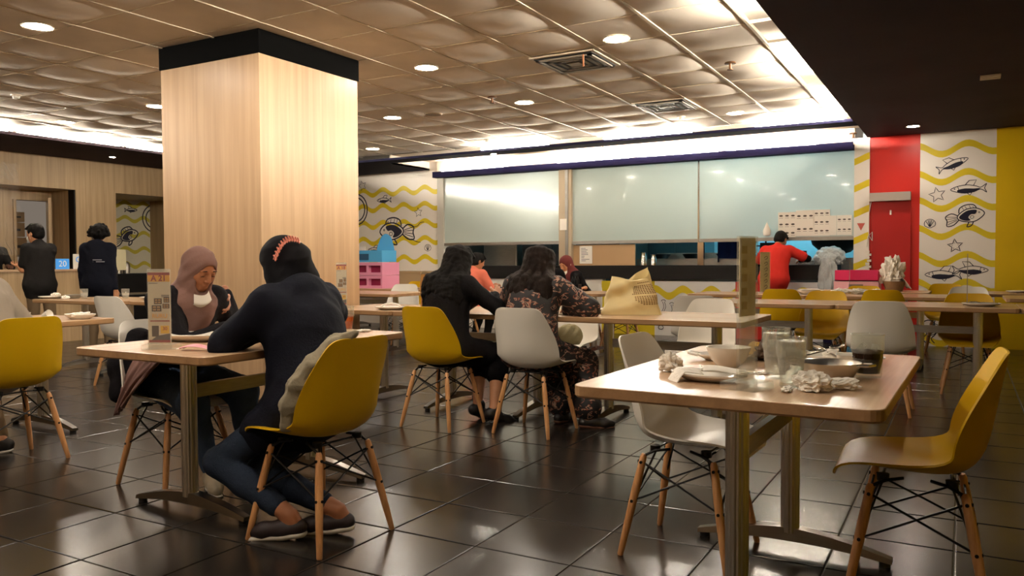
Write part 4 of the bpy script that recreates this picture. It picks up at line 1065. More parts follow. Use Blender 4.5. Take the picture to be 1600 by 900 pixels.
# --- A 21 table
M_or = mat('orange print', 'dd9a24', .5); M_dr = mat('dark red print', '8a1f18', .5); M_cream = mat('cream print', 'e0cfb4', .5); M_dk = mat('dark food print', '3d2a1e', .6); M_dkg = mat('dark grey print', '4a403c', .6); M_ylp = mat('yellow badge print', 'e0b22a', .5)
def menu_stand(label, x, y, rz, num, w=.10, h=.335):
    t = thing('menu_stand', label, 'sign', (x, y, TH + .001), rz)
    part('acrylic_base', MB().box(-w * .6, w * .75, -.045, .045, 0, .022), M_acry, t)
    for s in (-1, 1): part('acrylic_sheet', MB().box(-w / 2, w / 2, s * .004 - .0015, s * .004 + .0015, .0, h + .012), M_acry, t)
    c = part('printed_card', MB().box(-w / 2 + .002, w / 2 - .002, -.002, .002, .024, h), M_cream, t)
    y0 = -.0024
    def R(nm, m, x0, x1, z0, z1): part(nm, MB().box(x0 * w, x1 * w, y0 - .0004, y0, z0 * h, z1 * h), m, c)
    R('header_band', M_dr, -.48, .48, .955, .99); R('number_panel', M_or, -.48, .48, .87, .955)
    flat_text(num, .034 if len(num) < 5 else .028, M_dr, c, Matrix.Translation((0, y0 - .001, .912 * h)) @ MYn, 'table_number', bold=.0009)
    R('title_line', M_dkg, -.42, -.05, .845, .852); R('title_line', M_dkg, .1, .45, .69, .70); R('title_line', M_dkg, .1, .45, .672, .68)
    for (x0, x1, z0, z1) in ((-.22, .12, .58, .655), (.2, .45, .60, .67), (-.32, .1, .485, .565), (.15, .45, .525, .585)):
        q = part('food_picture', MB().box(x0 * w, x1 * w, y0 - .0004, y0, z0 * h, z1 * h), M_dk, c)
        b = MB()
        for i in range(2):
            for j in range(2):
                xa = x0 + (x1 - x0) * (.12 + .42 * i); za = z0 + (z1 - z0) * (.15 + .42 * j)
                b.box(xa * w, (xa + (x1 - x0) * .32) * w, y0 - .0009, y0 - .0003, za * h, (za + (z1 - z0) * .28) * h)
        part('food_print', b, mat('tan food print', 'a57c4a', .6), q)
    flat_text('RURU', .026, M_or, c, Matrix.Translation((.02 * w, y0 - .001, .425 * h)) @ MYn, 'slogan')
    R('red_rule', M_dr, -.4, .45, .355, .37)
    R('phone_picture', M_dk, -.33, -.03, .16, .30); R('phone_screen', M_cream, -.29, -.07, .22, .28) if False else None
    R('yellow_badge', M_ylp, .05, .42, .20, .30)
    flat_text('30', .022, M_dr, c, Matrix.Translation((.24 * w, y0 - .001, .262 * h)) @ MYn, 'price')
    part('ground_print', MB().add([(-.35 * w, y0 - .0002, .115 * h), (.46 * w, y0 - .0002, .115 * h), (.46 * w, y0 - .0002, .2 * h), (-.1 * w, y0 - .0002, .17 * h)], [(0, 1, 2, 3)]), M_dkg, c)
    R('foot_band', M_dr, -.46, .46, .085, .115)
    return t
menu_stand('upright menu stand with the table number A 21', -3.04, 2.27, .50, 'A 21')
t = thing('face_mask', 'pink folded face mask lying before the A 21 stand', 'mask', (-2.845, 2.30, Z0), .25)
part('mask_cloth', MB().grid(lambda u, v: ((u - .5) * .15, (v - .5) * .055 * (1 - .5 * abs(u - .5)), .008 + .02 * math.sin(u * PI) * (1 - abs(v - .5)) + .003 * math.sin(v * 25)), 16, 10), mat('pink mask cloth', 'e0a0a8', .8), t, 2)
part('ear_loop', MB().tube([(-.07, .015, .006), (-.09, .03, .003), (-.105, .01, .003), (-.09, -.012, .003), (-.07, -.01, .006)], .0015, 5), mat('white elastic', 'e8ded0', .8), t, True)
def platter(x, y, label, group=None, s=1.):
    t = thing('oval_platter', label, 'plate', (x, y, Z0), .25)
    M_ = Matrix.Diagonal((.19 * s, .12 * s, 1, 1))
    part('dish', MB().lathe([(0, .016), (.62, .014), (.78, .022), (.98, .034), (1, .032), (.9, .02), (.6, 0), (0, 0)], n=44, M=M_), M_porc, t, True)
    return t
platter(-3.22, 2.60, 'large white platter between the A 21 stand and the woman in mauve')
t = oval('white_plate', 'white plate under the hands of the woman in the black headscarf', -2.93, 2.72, Z0, .11, .10, 0)
t = thing('hand_sanitizer', 'small white capped bottle behind the white platter', 'bottle', (-3.12, 2.80, Z0))
part('bottle', MB().lathe([(0, 0), (.021, 0), (.023, .004), (.023, .042), (.017, .05), (.0, .05)], n=20), mat('milky bottle', 'd9cdb5', .25), t, True)
part('cap', MB().lathe([(.015, .05), (.015, .056), (.012, .085), (0, .086)], n=18), M_porc, t, True)
t = thing('drink_cup', 'clear cup with a red drink held by the woman in mauve', 'cup', (-3.36, 3.03, Z0))
part('cup', MB().lathe([(0, 0), (.028, 0), (.036, .10), (.034, .10), (.027, .004), (0, .004)], n=24), M_glass, t, True)
part('drink', MB().lathe([(0, .006), (.026, .006), (.031, .06), (0, .06)], n=24), mat('red drink', 'c2401c', .15), t, True)
gt = tumbler('glass of iced tea on the far end of the A 21 table', -2.90, 3.32, Z0, .030, .040, .135, .62, mat('orange iced tea', 'b0501a', .1), flute=0)
t = thing('paper_cup', 'white paper cup beside the iced tea glass', 'cup', (-3.02, 3.36, Z0))
part('cup', MB().lathe([(0, 0), (.028, 0), (.038, .10), (.036, .10), (.027, .004), (0, .004)], n=24), M_porc, t, True)
part('lid', MB().lathe([(.039, .1), (.039, .106), (.03, .115), (0, .115)], n=24), M_porc, t, True)
tissue(-2.8, 3.34, Z0, .025, 'white tissue beside the iced tea glass', 21, (1.5, 1, .3))

# --- bag table
t = thing('paper_bag', 'crumpled yellow paper shopping bag with a brown oval print', 'bag', (-2.03, 5.30, Z0), .42)
def bagf():
    b = MB(); R = random.Random(4); n = 40; m = 22
    ph = [(R.uniform(1, 3) * R.choice((-1, 1)), R.uniform(2, 6), R.uniform(0, 6)) for _ in range(8)]
    def fn(u, v):
        a = 2 * PI * u; c, s = math.cos(a), math.sin(a)
        w = .205 - .085 * v ** 1.3; d = .10 - .062 * v
        q = (abs(c) ** 6 + abs(s) ** 6) ** (-1 / 6)
        x, y, z = c * q * w, s * q * d, .262 * v
        k = sum(math.sin(f_ * v * 2.2 + g_ * a + p_) * .0030 for g_, f_, p_ in [(round(i[0]), i[1], i[2]) for i in ph])
        k += .007 * (abs(math.sin(3 * a + 6 * v)) - .6) * (.3 + v)
        z2 = z + (v > .85) * .035 * math.sin(2 * a + .6) * (v - .85) / .15 + v * .035 * c
        return (x + k * c * 1.3 - .02 * v, y + k * s * 1.6, z2)
    b.grid(fn, 64, m); b.add([fn(i / 64, 0) for i in range(64)], [tuple(range(64))])
    return b, fn
b, bfn = bagf()
M_bag = mat('yellow kraft paper', 'ecd79c', .55, bump=.3, bscale=14)
o = part('bag_body', b, M_bag, t, False, merge=.0005)
o.data.polygons.foreach_set('use_smooth', [True] * len(o.data.polygons))
try: o.data.set_sharp_from_angle(angle=math.radians(22))
except Exception: pass
b = MB(); cx, cy = .775 + .0, .50
for k in range(16):
    v0 = .22 + .6 * k / 16
    for j in range(14):
        u0 = .845 + .085 * (j - 7) / 7; u1 = u0 + .0082; v1 = v0 + .022
        if ((u0 - .845) / .085) ** 2 + ((v0 - .52) / .31) ** 2 < 1 and (j * 7 + k * 3) % 7 != 0:
            q = [Vector(bfn(a_, b_)) for a_, b_ in ((u0, v0), (u1, v0), (u1, v1), (u0, v1))]
            nn = (q[1] - q[0]).cross(q[3] - q[0]).normalized()
            if nn.y > 0: nn = -nn
            b.add([p + nn * .002 for p in q], [(0, 1, 2, 3)])
part('oval_print', b, mat('brown bag print', '7a4c1a', .6), t)
platter(-2.36, 5.28, 'white platter left of the yellow paper bag, near the patterned sleeve')
cut('fork', 'fork resting on the platter beside the yellow paper bag', -2.24, 5.24, Z0 + .04, -1.2)
# --- short table right of the column
t = oval('white_plate', 'white plate with a loop handled lid right of the column', -3.93, 5.02, Z0, .13, .11, .3)
part('loop_handle', MB().tube([(-.09, 0, .02), (-.05, 0, .042), (0, 0, .05), (.05, 0, .042), (.09, 0, .02)], .007, 8), M_porc, t, True)
menu_stand('distant menu stand with the table number A 18 in front of the column', -4.42, 5.00, .50, 'A 18', .085, .36)
# --- R1 plate
t = oval('white_plate', 'white plate at the right end of the middle table row', .12, 7.42, Z0, .14, .14, 0)
cut('spoon', 'spoon lying on the plate of the middle table row', .14, 7.42, Z0 + .022, 1.2)
for k, (x, y, h) in enumerate(((-.16, 8.3, 0), (-1.33, 10.1, 0))):
    t = thing('clear_divider', ('thin clear acrylic divider standing on the middle row table', 'thin clear divider before the pink tray')[k], 'divider', (( .02, 7.55, TH), (-1.2, 10.35, TH))[k], (1.57, 1.686)[k])
    part('sheet', MB().box(-.1, .1, -.002, .002, 0, (.42, .36)[k]), M_acry, t)
    part('sheet_edge', MB().box(-.1, -.096, -.003, .003, 0, (.42, .36)[k]), mat('frosted acrylic edge', '9a9080', .4), t)
    part('foot', MB().box(-.1, .1, -.03, .03, 0, .01), M_acry, t)
# --- R2 / R3 things
t = oval('plate_stack', 'stack of white plates with tissue left of the yellow chair before the pink tray', -1.5, 9.4, Z0, .15, .12, 0, h=.04)
part('upper_plate', MB().lathe(plate_prof(.12, .03), (0, 0, .02), 30), M_porc, t, True)
t = thing('pink_tray', 'bright pink plastic crate on the far table', 'crate', (-1.14, 10.62, Z0), 0)
M_pink = mat('bright pink plastic', 'd92860', .35)
part('rim', MB().box(-.24, .24, -.16, -.14, .12, .25).box(-.24, .24, .14, .16, .12, .25).box(-.24, -.22, -.14, .14, .12, .25).box(.22, .24, -.14, .14, .12, .25).box(-.24, .24, -.16, .16, .12, .13), M_pink, t)
part('pale_crate', MB().box(-.25, .25, -.17, .17, 0, .115), mat('pale pink plastic', 'e0a8b0', .4), t)
part('grip', MB().box(-.08, .08, -.175, -.17, .03, .08), mat('grey hole', '807070', .5), t)
t = thing('paper_basket', 'brown basket stuffed with crumpled white paper right of the pink crate', 'basket', (-.73, 10.55, Z0), 0)
part('basket', MB().lathe([(0, 0), (.09, 0), (.13, .12), (.125, .12), (.085, .006), (0, .006)], n=24), mat('brown woven basket', '8a6a48', .7, bump=.8, bscale=60), t, True)
part('lump', pebble.__wrapped__ if False else MB().lathe([(0, .02), (.09, .05), (.1, .12), (.05, .17), (0, .18)], n=14), M_paper, t, True)
o = pebble((-.02, 0, .06), .13, None, seed=31, jit=1.0, name='crumpled_paper', parent=t, sq=(.8, .8, 1.3))
napkin('white sheet sticking out of the brown basket', -.66, 10.50, Z0 + .16, .2, .16, .4, 6, .3)
for k, (x, s_) in enumerate(((-1.2, 41), (-1.02, 42), (-.86, 43))):
    tissue(x, 9.62, Z0, .085, ('left', 'middle', 'right')[k] + ' of the white crumpled papers heaped before the pink crate', s_, (1.4, .8, .35))
tag(part('white_plate', MB().lathe(plate_prof(.12), n=28), M_porc, None, True, loc=(.52, 10.5, Z0)), 'white plate at the right picture edge before the yellow wall', 'plate')
# bags on the counter
def bagblob(label, x, y, z, rx, ry, rz_, seed, m):
    o = pebble((x, y, z), 1.0, None, seed=seed, jit=.35, m=m, name='plastic_bag', sq=(rx, ry, rz_)); o.rotation_euler = (0, 0, 0)
    return tag(o, label, 'bag')
M_pb = mat('white translucent plastic', 'ccd2d2', .25, trans=.0, alpha=.85, bump=.8, bscale=22)
bagblob('large pale plastic bag on the right end of the black counter', -1.62, YB + .06, 1.06, .19, .12, .15, 51, M_pb)
bagblob('small pale plastic bag on the black counter beside the worker in red', -1.95, YB + .06, 1.06, .12, .09, .07, 52, M_pb)
o = bagblob('long white plastic bag hanging over the right end of the counter', -1.62, YB - .12, .62, .12, .07, .34, 53, M_pb)
tag(part('red_cup', MB().lathe([(0, 0), (.05, 0), (.06, .12), (.055, .12), (0, .01)], n=18), mat('red plastic', 'c02018', .4), None, True, loc=(-2.24, YB - .03, 1.06)), 'red cup on the counter by the hand of the worker in red', 'cup')
tag(part('card_reader', MB().box(-.07, .07, -.03, .03, 0, .10).box(-.06, .06, -.035, -.03, .03, .09), M_black, None, loc=(-2.02, YB + .2, 1.16)), 'black device on the counter above the small plastic bag', 'device')
# --- far left of the middle : child seats, kraft bag, red bag
def tub(name, label, m, x, y, z, w, d, h, rz=0):
    t = thing(name, label, 'seat', (x, y, z), rz)
    return t
M_pk = mat('pale pink plastic seat', 'd58aa6', .4); M_bl = mat('sky blue plastic seat', '4aa0d0', .4); M_mag = mat('magenta inside', '8a1040', .5)
t = thing('child_seat', 'sky blue plastic child seat on top of the pink ones', 'child seat', (-7.55, 9.3, TH + .38), 0, None)
part('seat', MB().box(-.26, .24, -.17, .17, 0, .17), M_bl, t)
part('backrest', MB().grid(lambda u, v: (-.05 + (.36 - .16 * v * v) * (u - .5) + .1, .15 + .02 * v, .1 + .32 * v - .06 * (2 * u - 1) ** 2), 10, 8), M_bl, t, 2)
baked('backrest', t.children[-1], [('SOLIDIFY', dict(thickness=.03))])
part('arm_hole', MB().box(-.24, .0, -.175, -.17, .03, .12), mat('dark blue inside', '1a4868', .5), t)
for k, z in enumerate((0, .19)):
    t = thing('child_seat', ('lower', 'upper')[k] + ' pink plastic child seat of the stack before the left mural', 'child seat', (-7.55, 9.3, TH + z), 0)
    part('shell', MB().box(-.27, .27, -.2, .2, 0, .04).box(-.27, .27, -.2, .2, .14, .185).box(-.27, -.24, -.2, .2, .04, .14).box(.24, .27, -.2, .2, .04, .14).box(-.02, .02, -.2, .2, .04, .14).box(-.24, .24, .17, .2, .04, .14), M_pk, t)
    part('inner', MB().box(-.24, .24, -.14, -.12, .04, .14), M_mag, t)
t = thing('kraft_bag', 'brown kraft shopping bag left of the long haired woman in black', 'bag', (-3.72, 5.3, Z0), .3)
def kb(u, v):
    a = 2 * PI * u; c, s = math.cos(a), math.sin(a); q = (abs(c) ** 8 + abs(s) ** 8) ** (-1 / 8)
    return (c * q * .10 + .004 * math.sin(9 * v + 3 * a), s * q * .055 * (1 - .15 * v) + .004 * math.sin(7 * v + 2 * a), .27 * v + (.006 * math.sin(5 * a) if v > .95 else 0))
part('bag_body', MB().grid(kb, 40, 10), mat('brown kraft paper', 'a3763e', .7, bump=.4, bscale=12), t, 1)
part('bottom', MB().box(-.095, .095, -.05, .05, 0, .004), MATS['brown kraft paper'], t)
part('loop_handle', MB().tube([(-.05, -.03, .26), (-.04, -.03, .285), (.04, -.03, .285), (.05, -.03, .26)], .003, 6), MATS['brown kraft paper'], t, True)
tag(pebble((-8.13, 9.6, TH), .13, None, seed=61, jit=.3, m=mat('dark red cloth bag', '6a1414', .7), name='red_pouch', sq=(.7, .5, 1.1)), 'dark red pouch hanging before the left mural', 'pouch')
tag(part('table_sign', MB().box(-.06, .06, -.004, .004, 0, .62), mat('white red sign card', 'ddd5cc', .5), None, loc=(-7.98, 9.5, TH)), 'narrow white sign standing left of the child seats', 'sign')
tag(part('grey_box', MB().box(-.2, .2, -.15, .15, 0, .2).box(-.17, .17, -.152, -.15, .03, .17), mat('grey box', '8f8a80', .6), None, loc=(-9.3, 10.9, TH)), 'grey box on the table against the left mural by the column', 'box')
tag(part('wall_shelf', MB().box(-.9, .7, -.2, .2, -.2, 0).box(-.95, .75, -.22, .22, -.01, .02), mat('tan shelf', 'a58c6a', .5), None, loc=(-8.9, 11.5, .95)), 'tan low cabinet against the left mural', 'cabinet')
# --- maroon woman's table
t = thing('steel_pot', 'steel pot before the woman in the maroon headscarf', 'pot', (-4.33, 8.75, Z0))
part('pot', MB().lathe([(0, 0), (.085, 0), (.088, .15), (.092, .155), (.084, .155), (.08, .008), (0, .008)], n=28), M_steel, t, True)
t = thing('table_caddy', 'black condiment caddy with bottles right of the steel pot', 'caddy', (-4.08, 8.77, Z0))
part('box', MB().box(-.06, .06, -.05, .05, 0, .10), M_black, t)
for k, x in enumerate((-.035, 0, .035)): part('bottle', MB().lathe([(0, .03), (.016, .03), (.016, .15), (.007, .18), (0, .2)], (x, 0, 0), 10), M_black, t, True)
# --- left tables
def small_glass(label, x, y): return tumbler(label, x, y, Z0, .030, .040, .105, .3, M_ice, 'two water glasses at the far left' if False else None, flute=0)
small_glass('left one of two small water glasses on the far left table', -8.22, 5.22)
small_glass('right one of two small water glasses on the far left table', -7.78, 5.40)
t = oval('white_plate', 'white plate with leftovers left of the two water glasses', -8.62, 5.1, Z0, .14, .12, 0)
tissue(-8.5, 5.08, Z0 + .02, .04, 'crumpled tissue on the plate left of the water glasses', 71)
t = oval('grey_bowl', 'grey bowl with leftovers between plate and glasses at the far left', -8.38, 5.2, Z0, .09, .09, 0, mat('grey glaze', '8a8478', .4), .04, 'bowl')
tissue(-8.28, 5.05, Z0, .035, 'crumpled tissue before the grey bowl at the far left', 72)
t = oval('white_plate', 'white plate right of the two water glasses, left of the stand', -7.4, 5.45, Z0, .15, .12, 0)
t = oval('white_plate', 'white plate on the table left of the column', -6.75, 5.2, Z0, .16, .12, 0)
tissue(-6.6, 5.15, Z0 + .01, .035, 'tissue on the plate left of the column', 73)
t = oval('white_plate', 'second white plate behind the A 21 stand near the column', -6.4, 5.35, Z0, .15, .12, 0)
t = thing('sauce_cup', 'small white bowl beside the person in grey', 'bowl', (-5.36, 2.98, Z0))
part('bowl', MB().lathe([(0, .004), (.025, .004), (.045, .055), (.048, .055), (.03, 0), (0, 0)], n=24), M_porc, t, True)
t = oval('black_dish', 'black dish with a tilted white cup on the left table', -5.19, 3.03, Z0, .07, .055, 0, M_black, .02, 'dish')
part('tilted_cup', MB().lathe([(0, 0), (.02, 0), (.03, .05), (.028, .05), (0, .004)], (0, 0, 0), 18, Matrix.Translation((-.02, 0, .03)) @ Euler((0, 1.2, .3)).to_matrix().to_4x4()), M_porc, t, True)
platter(-5.20, 3.27, 'white plate with a white napkin roll at the corner of the left table', s=.6)
tissue(-5.17, 3.26, Z0 + .02, .028, 'napkin roll on the plate at the corner of the left table', 74, (2.2, .7, .5))
# small shoulder bag on the white chair and jacket on the yellow chair
tag(pebble((-2.82, 5.93, .44), .115, None, seed=81, jit=.25, m=mat('olive cream bag', '8d8360', .7), name='shoulder_bag', sq=(1, .7, .9)), 'olive cream shoulder bag lying on the white chair across the women', 'bag')
t = thing('grey_jacket', 'folded grey beige jacket hung on the back of the front yellow chair', 'jacket', (-2.30, 2.46, 0), PI / 2 - .06)
JACKET = t
# ================================================================== PEOPLE (smooth implicit surfaces)
def V3(*a): return np.array(a, float)
class SDF:
    """collects tapered capsules and ellipsoids, blends them and meshes the skin"""
    def __init__(s): s.p = []
    def cap(s, a, b, ra, rb=None, k=.02, sub=False): s.p.append(('c', np.array(a, float), np.array(b, float), ra, ra if rb is None else rb, k, sub)); return s
    def chain(s, pts, rs, k=.02):
        for i in range(len(pts) - 1): s.cap(pts[i], pts[i + 1], rs[i], rs[i + 1], k)
        return s
    def ell(s, c, r, ax=None, k=.02, sub=False): s.p.append(('e', np.array(c, float), np.array(r, float), None if ax is None else np.array(ax, float), None, k, sub)); return s
    def field(s, vox, noise=None):
        lo = np.full(3, 1e9); hi = -lo
        for q in s.p:
            if q[6]: continue
            if q[0] == 'c':
                r = max(q[3], q[4]); lo = np.minimum(lo, np.minimum(q[1], q[2]) - r); hi = np.maximum(hi, np.maximum(q[1], q[2]) + r)
            else:
                r = q[2].max(); lo = np.minimum(lo, q[1] - r); hi = np.maximum(hi, q[1] + r)
        pad = vox * 3 + .015; lo -= pad; hi += pad
        n = np.ceil((hi - lo) / vox).astype(int) + 1
        F = np.full(n, 1.0, np.float32)
        for q in s.p:
            k = q[5]; m = k + vox * 2.5 + .01
            if q[0] == 'c': r = max(q[3], q[4]) + m; a = np.minimum(q[1], q[2]) - r; b = np.maximum(q[1], q[2]) + r
            else: r = q[2].max() + m; a = q[1] - r; b = q[1] + r
            i0 = np.maximum(0, np.floor((a - lo) / vox).astype(int)); i1 = np.minimum(n, np.ceil((b - lo) / vox).astype(int) + 1)
            if (i1 <= i0).any(): continue
            X, Y, Z = [(lo[d] + vox * np.arange(i0[d], i1[d])).astype(np.float32) for d in range(3)]
            X = X[:, None, None]; Y = Y[None, :, None]; Z = Z[None, None, :]
            if q[0] == 'c':
                A, B = q[1], q[2]; d = B - A; L = float(d @ d) + 1e-9
                px, py, pz = X - A[0], Y - A[1], Z - A[2]
                t = np.clip((px * d[0] + py * d[1] + pz * d[2]) / L, 0, 1)
                D = np.sqrt((px - t * d[0]) ** 2 + (py - t * d[1]) ** 2 + (pz - t * d[2]) ** 2) - (q[3] + (q[4] - q[3]) * t)
            else:
                px, py, pz = X - q[1][0], Y - q[1][1], Z - q[1][2]
                if q[3] is not None:
                    R = q[3]; px, py, pz = (px * R[0][0] + py * R[0][1] + pz * R[0][2], px * R[1][0] + py * R[1][1] + pz * R[1][2], px * R[2][0] + py * R[2][1] + pz * R[2][2])
                rx, ry, rz = q[2]
                k0 = np.sqrt((px / rx) ** 2 + (py / ry) ** 2 + (pz / rz) ** 2); k1 = np.sqrt((px / rx ** 2) ** 2 + (py / ry ** 2) ** 2 + (pz / rz ** 2) ** 2) + 1e-9
                D = k0 * (k0 - 1) / k1
            sl = tuple(slice(i0[d], i1[d]) for d in range(3)); G = F[sl]
            if q[6]:
                D = -D; h = np.clip(.5 + .5 * (D - G) / k, 0, 1); F[sl] = G + (D - G) * h + k * h * (1 - h)
            else:
                h = np.clip(.5 + .5 * (G - D) / k, 0, 1); F[sl] = G + (D - G) * h - k * h * (1 - h)
        if noise is not None:
            X, Y, Z = [(lo[d] + vox * np.arange(n[d])).astype(np.float32) for d in range(3)]
            X = X[:, None, None]; Y = Y[None, :, None]; Z = Z[None, None, :]
            F = F + noise(X, Y, Z).astype(np.float32)
        return F, lo
    def mesh(s, vox, noise=None):
        F, lo = s.field(vox, noise)
        S = F < 0
        c = [S[i:S.shape[0] - 1 + i, j:S.shape[1] - 1 + j, k:S.shape[2] - 1 + k] for i in (0, 1) for j in (0, 1) for k in (0, 1)]
        cnt = sum(x.astype(np.int8) for x in c)
        act = (cnt > 0) & (cnt < 8)
        I = np.argwhere(act); idx = -np.ones(act.shape, np.int64); idx[act] = np.arange(len(I))
        pos = np.zeros((len(I), 3)); num = np.zeros(len(I))
        for ax in range(3):
            o = [a for a in range(3) if a != ax]
            for u in (0, 1):
                for v in (0, 1):
                    p = I.copy(); p[:, o[0]] += u; p[:, o[1]] += v; q = p.copy(); q[:, ax] += 1
                    f0 = F[p[:, 0], p[:, 1], p[:, 2]]; f1 = F[q[:, 0], q[:, 1], q[:, 2]]
                    m = (f0 < 0) != (f1 < 0); t = np.where(m, f0 / (f0 - f1 + 1e-12), 0)
                    pp = p.astype(float); pp[:, ax] += t
                    pos[m] += pp[m]; num[m] += 1
        pos = pos / np.maximum(num, 1)[:, None] * vox + lo
        faces = []
        for ax in range(3):
            o = [a for a in range(3) if a != ax]
            sh = [slice(None)] * 3; sh2 = [slice(None)] * 3; sh[ax] = slice(0, -1); sh2[ax] = slice(1, None)
            for w in (0, 1): sh[o[w]] = slice(1, -1); sh2[o[w]] = slice(1, -1)
            a = S[tuple(sh)]; b = S[tuple(sh2)]; E = np.argwhere(a != b)
            if not len(E): continue
            sgn = a[E[:, 0], E[:, 1], E[:, 2]]
            E = E.copy(); E[:, o[0]] += 1; E[:, o[1]] += 1
            q = []
            for du, dv in ((0, 0), (-1, 0), (-1, -1), (0, -1)):
                c_ = E.copy(); c_[:, o[0]] += du; c_[:, o[1]] += dv; q.append(idx[c_[:, 0], c_[:, 1], c_[:, 2]])
            q = np.stack(q, 1); ok = (q >= 0).all(1); q = q[ok]; sg = sgn[ok]
            if ax == 1: sg = ~sg
            q[~sg] = q[~sg][:, ::-1]
            faces.append(q)
        return pos, np.concatenate(faces)
def np_mesh(name, parts_, m):
    vs = []; fs = []; o = 0
    for v, f in parts_: vs.append(v); fs.append(f + o); o += len(v)
    v = np.concatenate(vs); f = np.concatenate(fs)
    me = bpy.data.meshes.new(name)
    me.vertices.add(len(v)); me.vertices.foreach_set('co', v.astype(np.float32).ravel())
    me.loops.add(len(f) * 4); me.loops.foreach_set('vertex_index', f.astype(np.int32).ravel())
    me.polygons.add(len(f)); me.polygons.foreach_set('loop_start', np.arange(len(f), dtype=np.int32) * 4)
    me.update(calc_edges=True); me.polygons.foreach_set('use_smooth', [True] * len(f)); me.materials.append(m)
    return me
def folds(amp, wl=.09, seed=0, vert=.5):
    R = np.random.RandomState(seed); W = []
    for _ in range(5):
        d = R.normal(size=3); d[2] *= vert; d /= np.linalg.norm(d); W.append((d * 2 * PI / (wl * R.uniform(.7, 1.8)), R.uniform(0, 6)))
    def fn(X, Y, Z):
        s = 0
        wx = .02 * np.sin(X * 23 + Z * 17); wz = .02 * np.sin(Y * 19 + X * 13)
        for d, p in W: s = s + (1 - np.abs(np.sin((X * d[0] + Y * d[1] + (Z + wx) * d[2]) * .5 + p + wz * 20)) ** .8)
        return -(s / 5 - .35) * amp * 2
    return fn
def nrm(v): v = np.array(v, float); return v / (np.linalg.norm(v) + 1e-9)
def ik(a, b, l1, l2, pole):
    a, b = np.array(a, float), np.array(b, float); d = b - a; L = np.linalg.norm(d); L = min(L, (l1 + l2) * .999); u = nrm(d)
    x = (l1 * l1 - l2 * l2 + L * L) / (2 * L); h = math.sqrt(max(0, l1 * l1 - x * x))
    p = np.array(pole, float); p = nrm(p - u * (p @ u))
    return a + u * x + p * h, a + u * L
def hand(wr, d, n, side, curl=.6, spread=.25, s=1.):
    """wrist, finger direction, palm normal (towards the palm side), side +1 if the thumb leaves to n x d"""
    S = SDF(); d = nrm(d); n = nrm(np.array(n, float) - d * (d @ np.array(n, float))); r = np.cross(n, d) * side   # r points to thumb side
    pc = wr + d * .045 * s
    for q in (-.026, -.009, .009, .026): S.cap(wr + r * q * .55 * s, wr + d * .078 * s + r * q * s, .0125 * s, .0105 * s, .012)
    S.cap(wr - d * .03, wr, .0235 * s, .021 * s, .015)
    lens = (.062, .074, .080, .070)
    for i, q in enumerate((-.029, -.010, .010, .029)):
        L = lens[i] * s; p = wr + d * (.080 + (.004 if i in (1, 2) else 0)) * s + r * q * s
        a = curl * (1.0 - .06 * i); dd = nrm(d + r * q * spread * 12)
        rr = .0086 * s
        for j, fr in enumerate((.45, .3, .25)):
            ang = a * (.55 + .35 * j)
            dd2 = nrm(dd * math.cos(ang) + n * math.sin(ang)); nn = nrm(n * math.cos(ang) - dd * math.sin(ang))
            e = p + dd2 * L * fr; S.cap(p, e, rr, rr * .92, .004); p = e; rr *= .92; dd = dd2; n_ = nn
            n = n
    b = wr + d * .022 * s + r * .024 * s
    t1 = nrm(r * .85 + d * .75 + n * .35 * (1 + curl)); t2 = nrm(r * .35 + d * .9 + n * .55 * curl)
    S.cap(b, b + t1 * .036 * s, .0135 * s, .011 * s, .008).cap(b + t1 * .036 * s, b + t1 * .036 * s + t2 * .03 * s, .0105 * s, .0085 * s, .004)
    return S

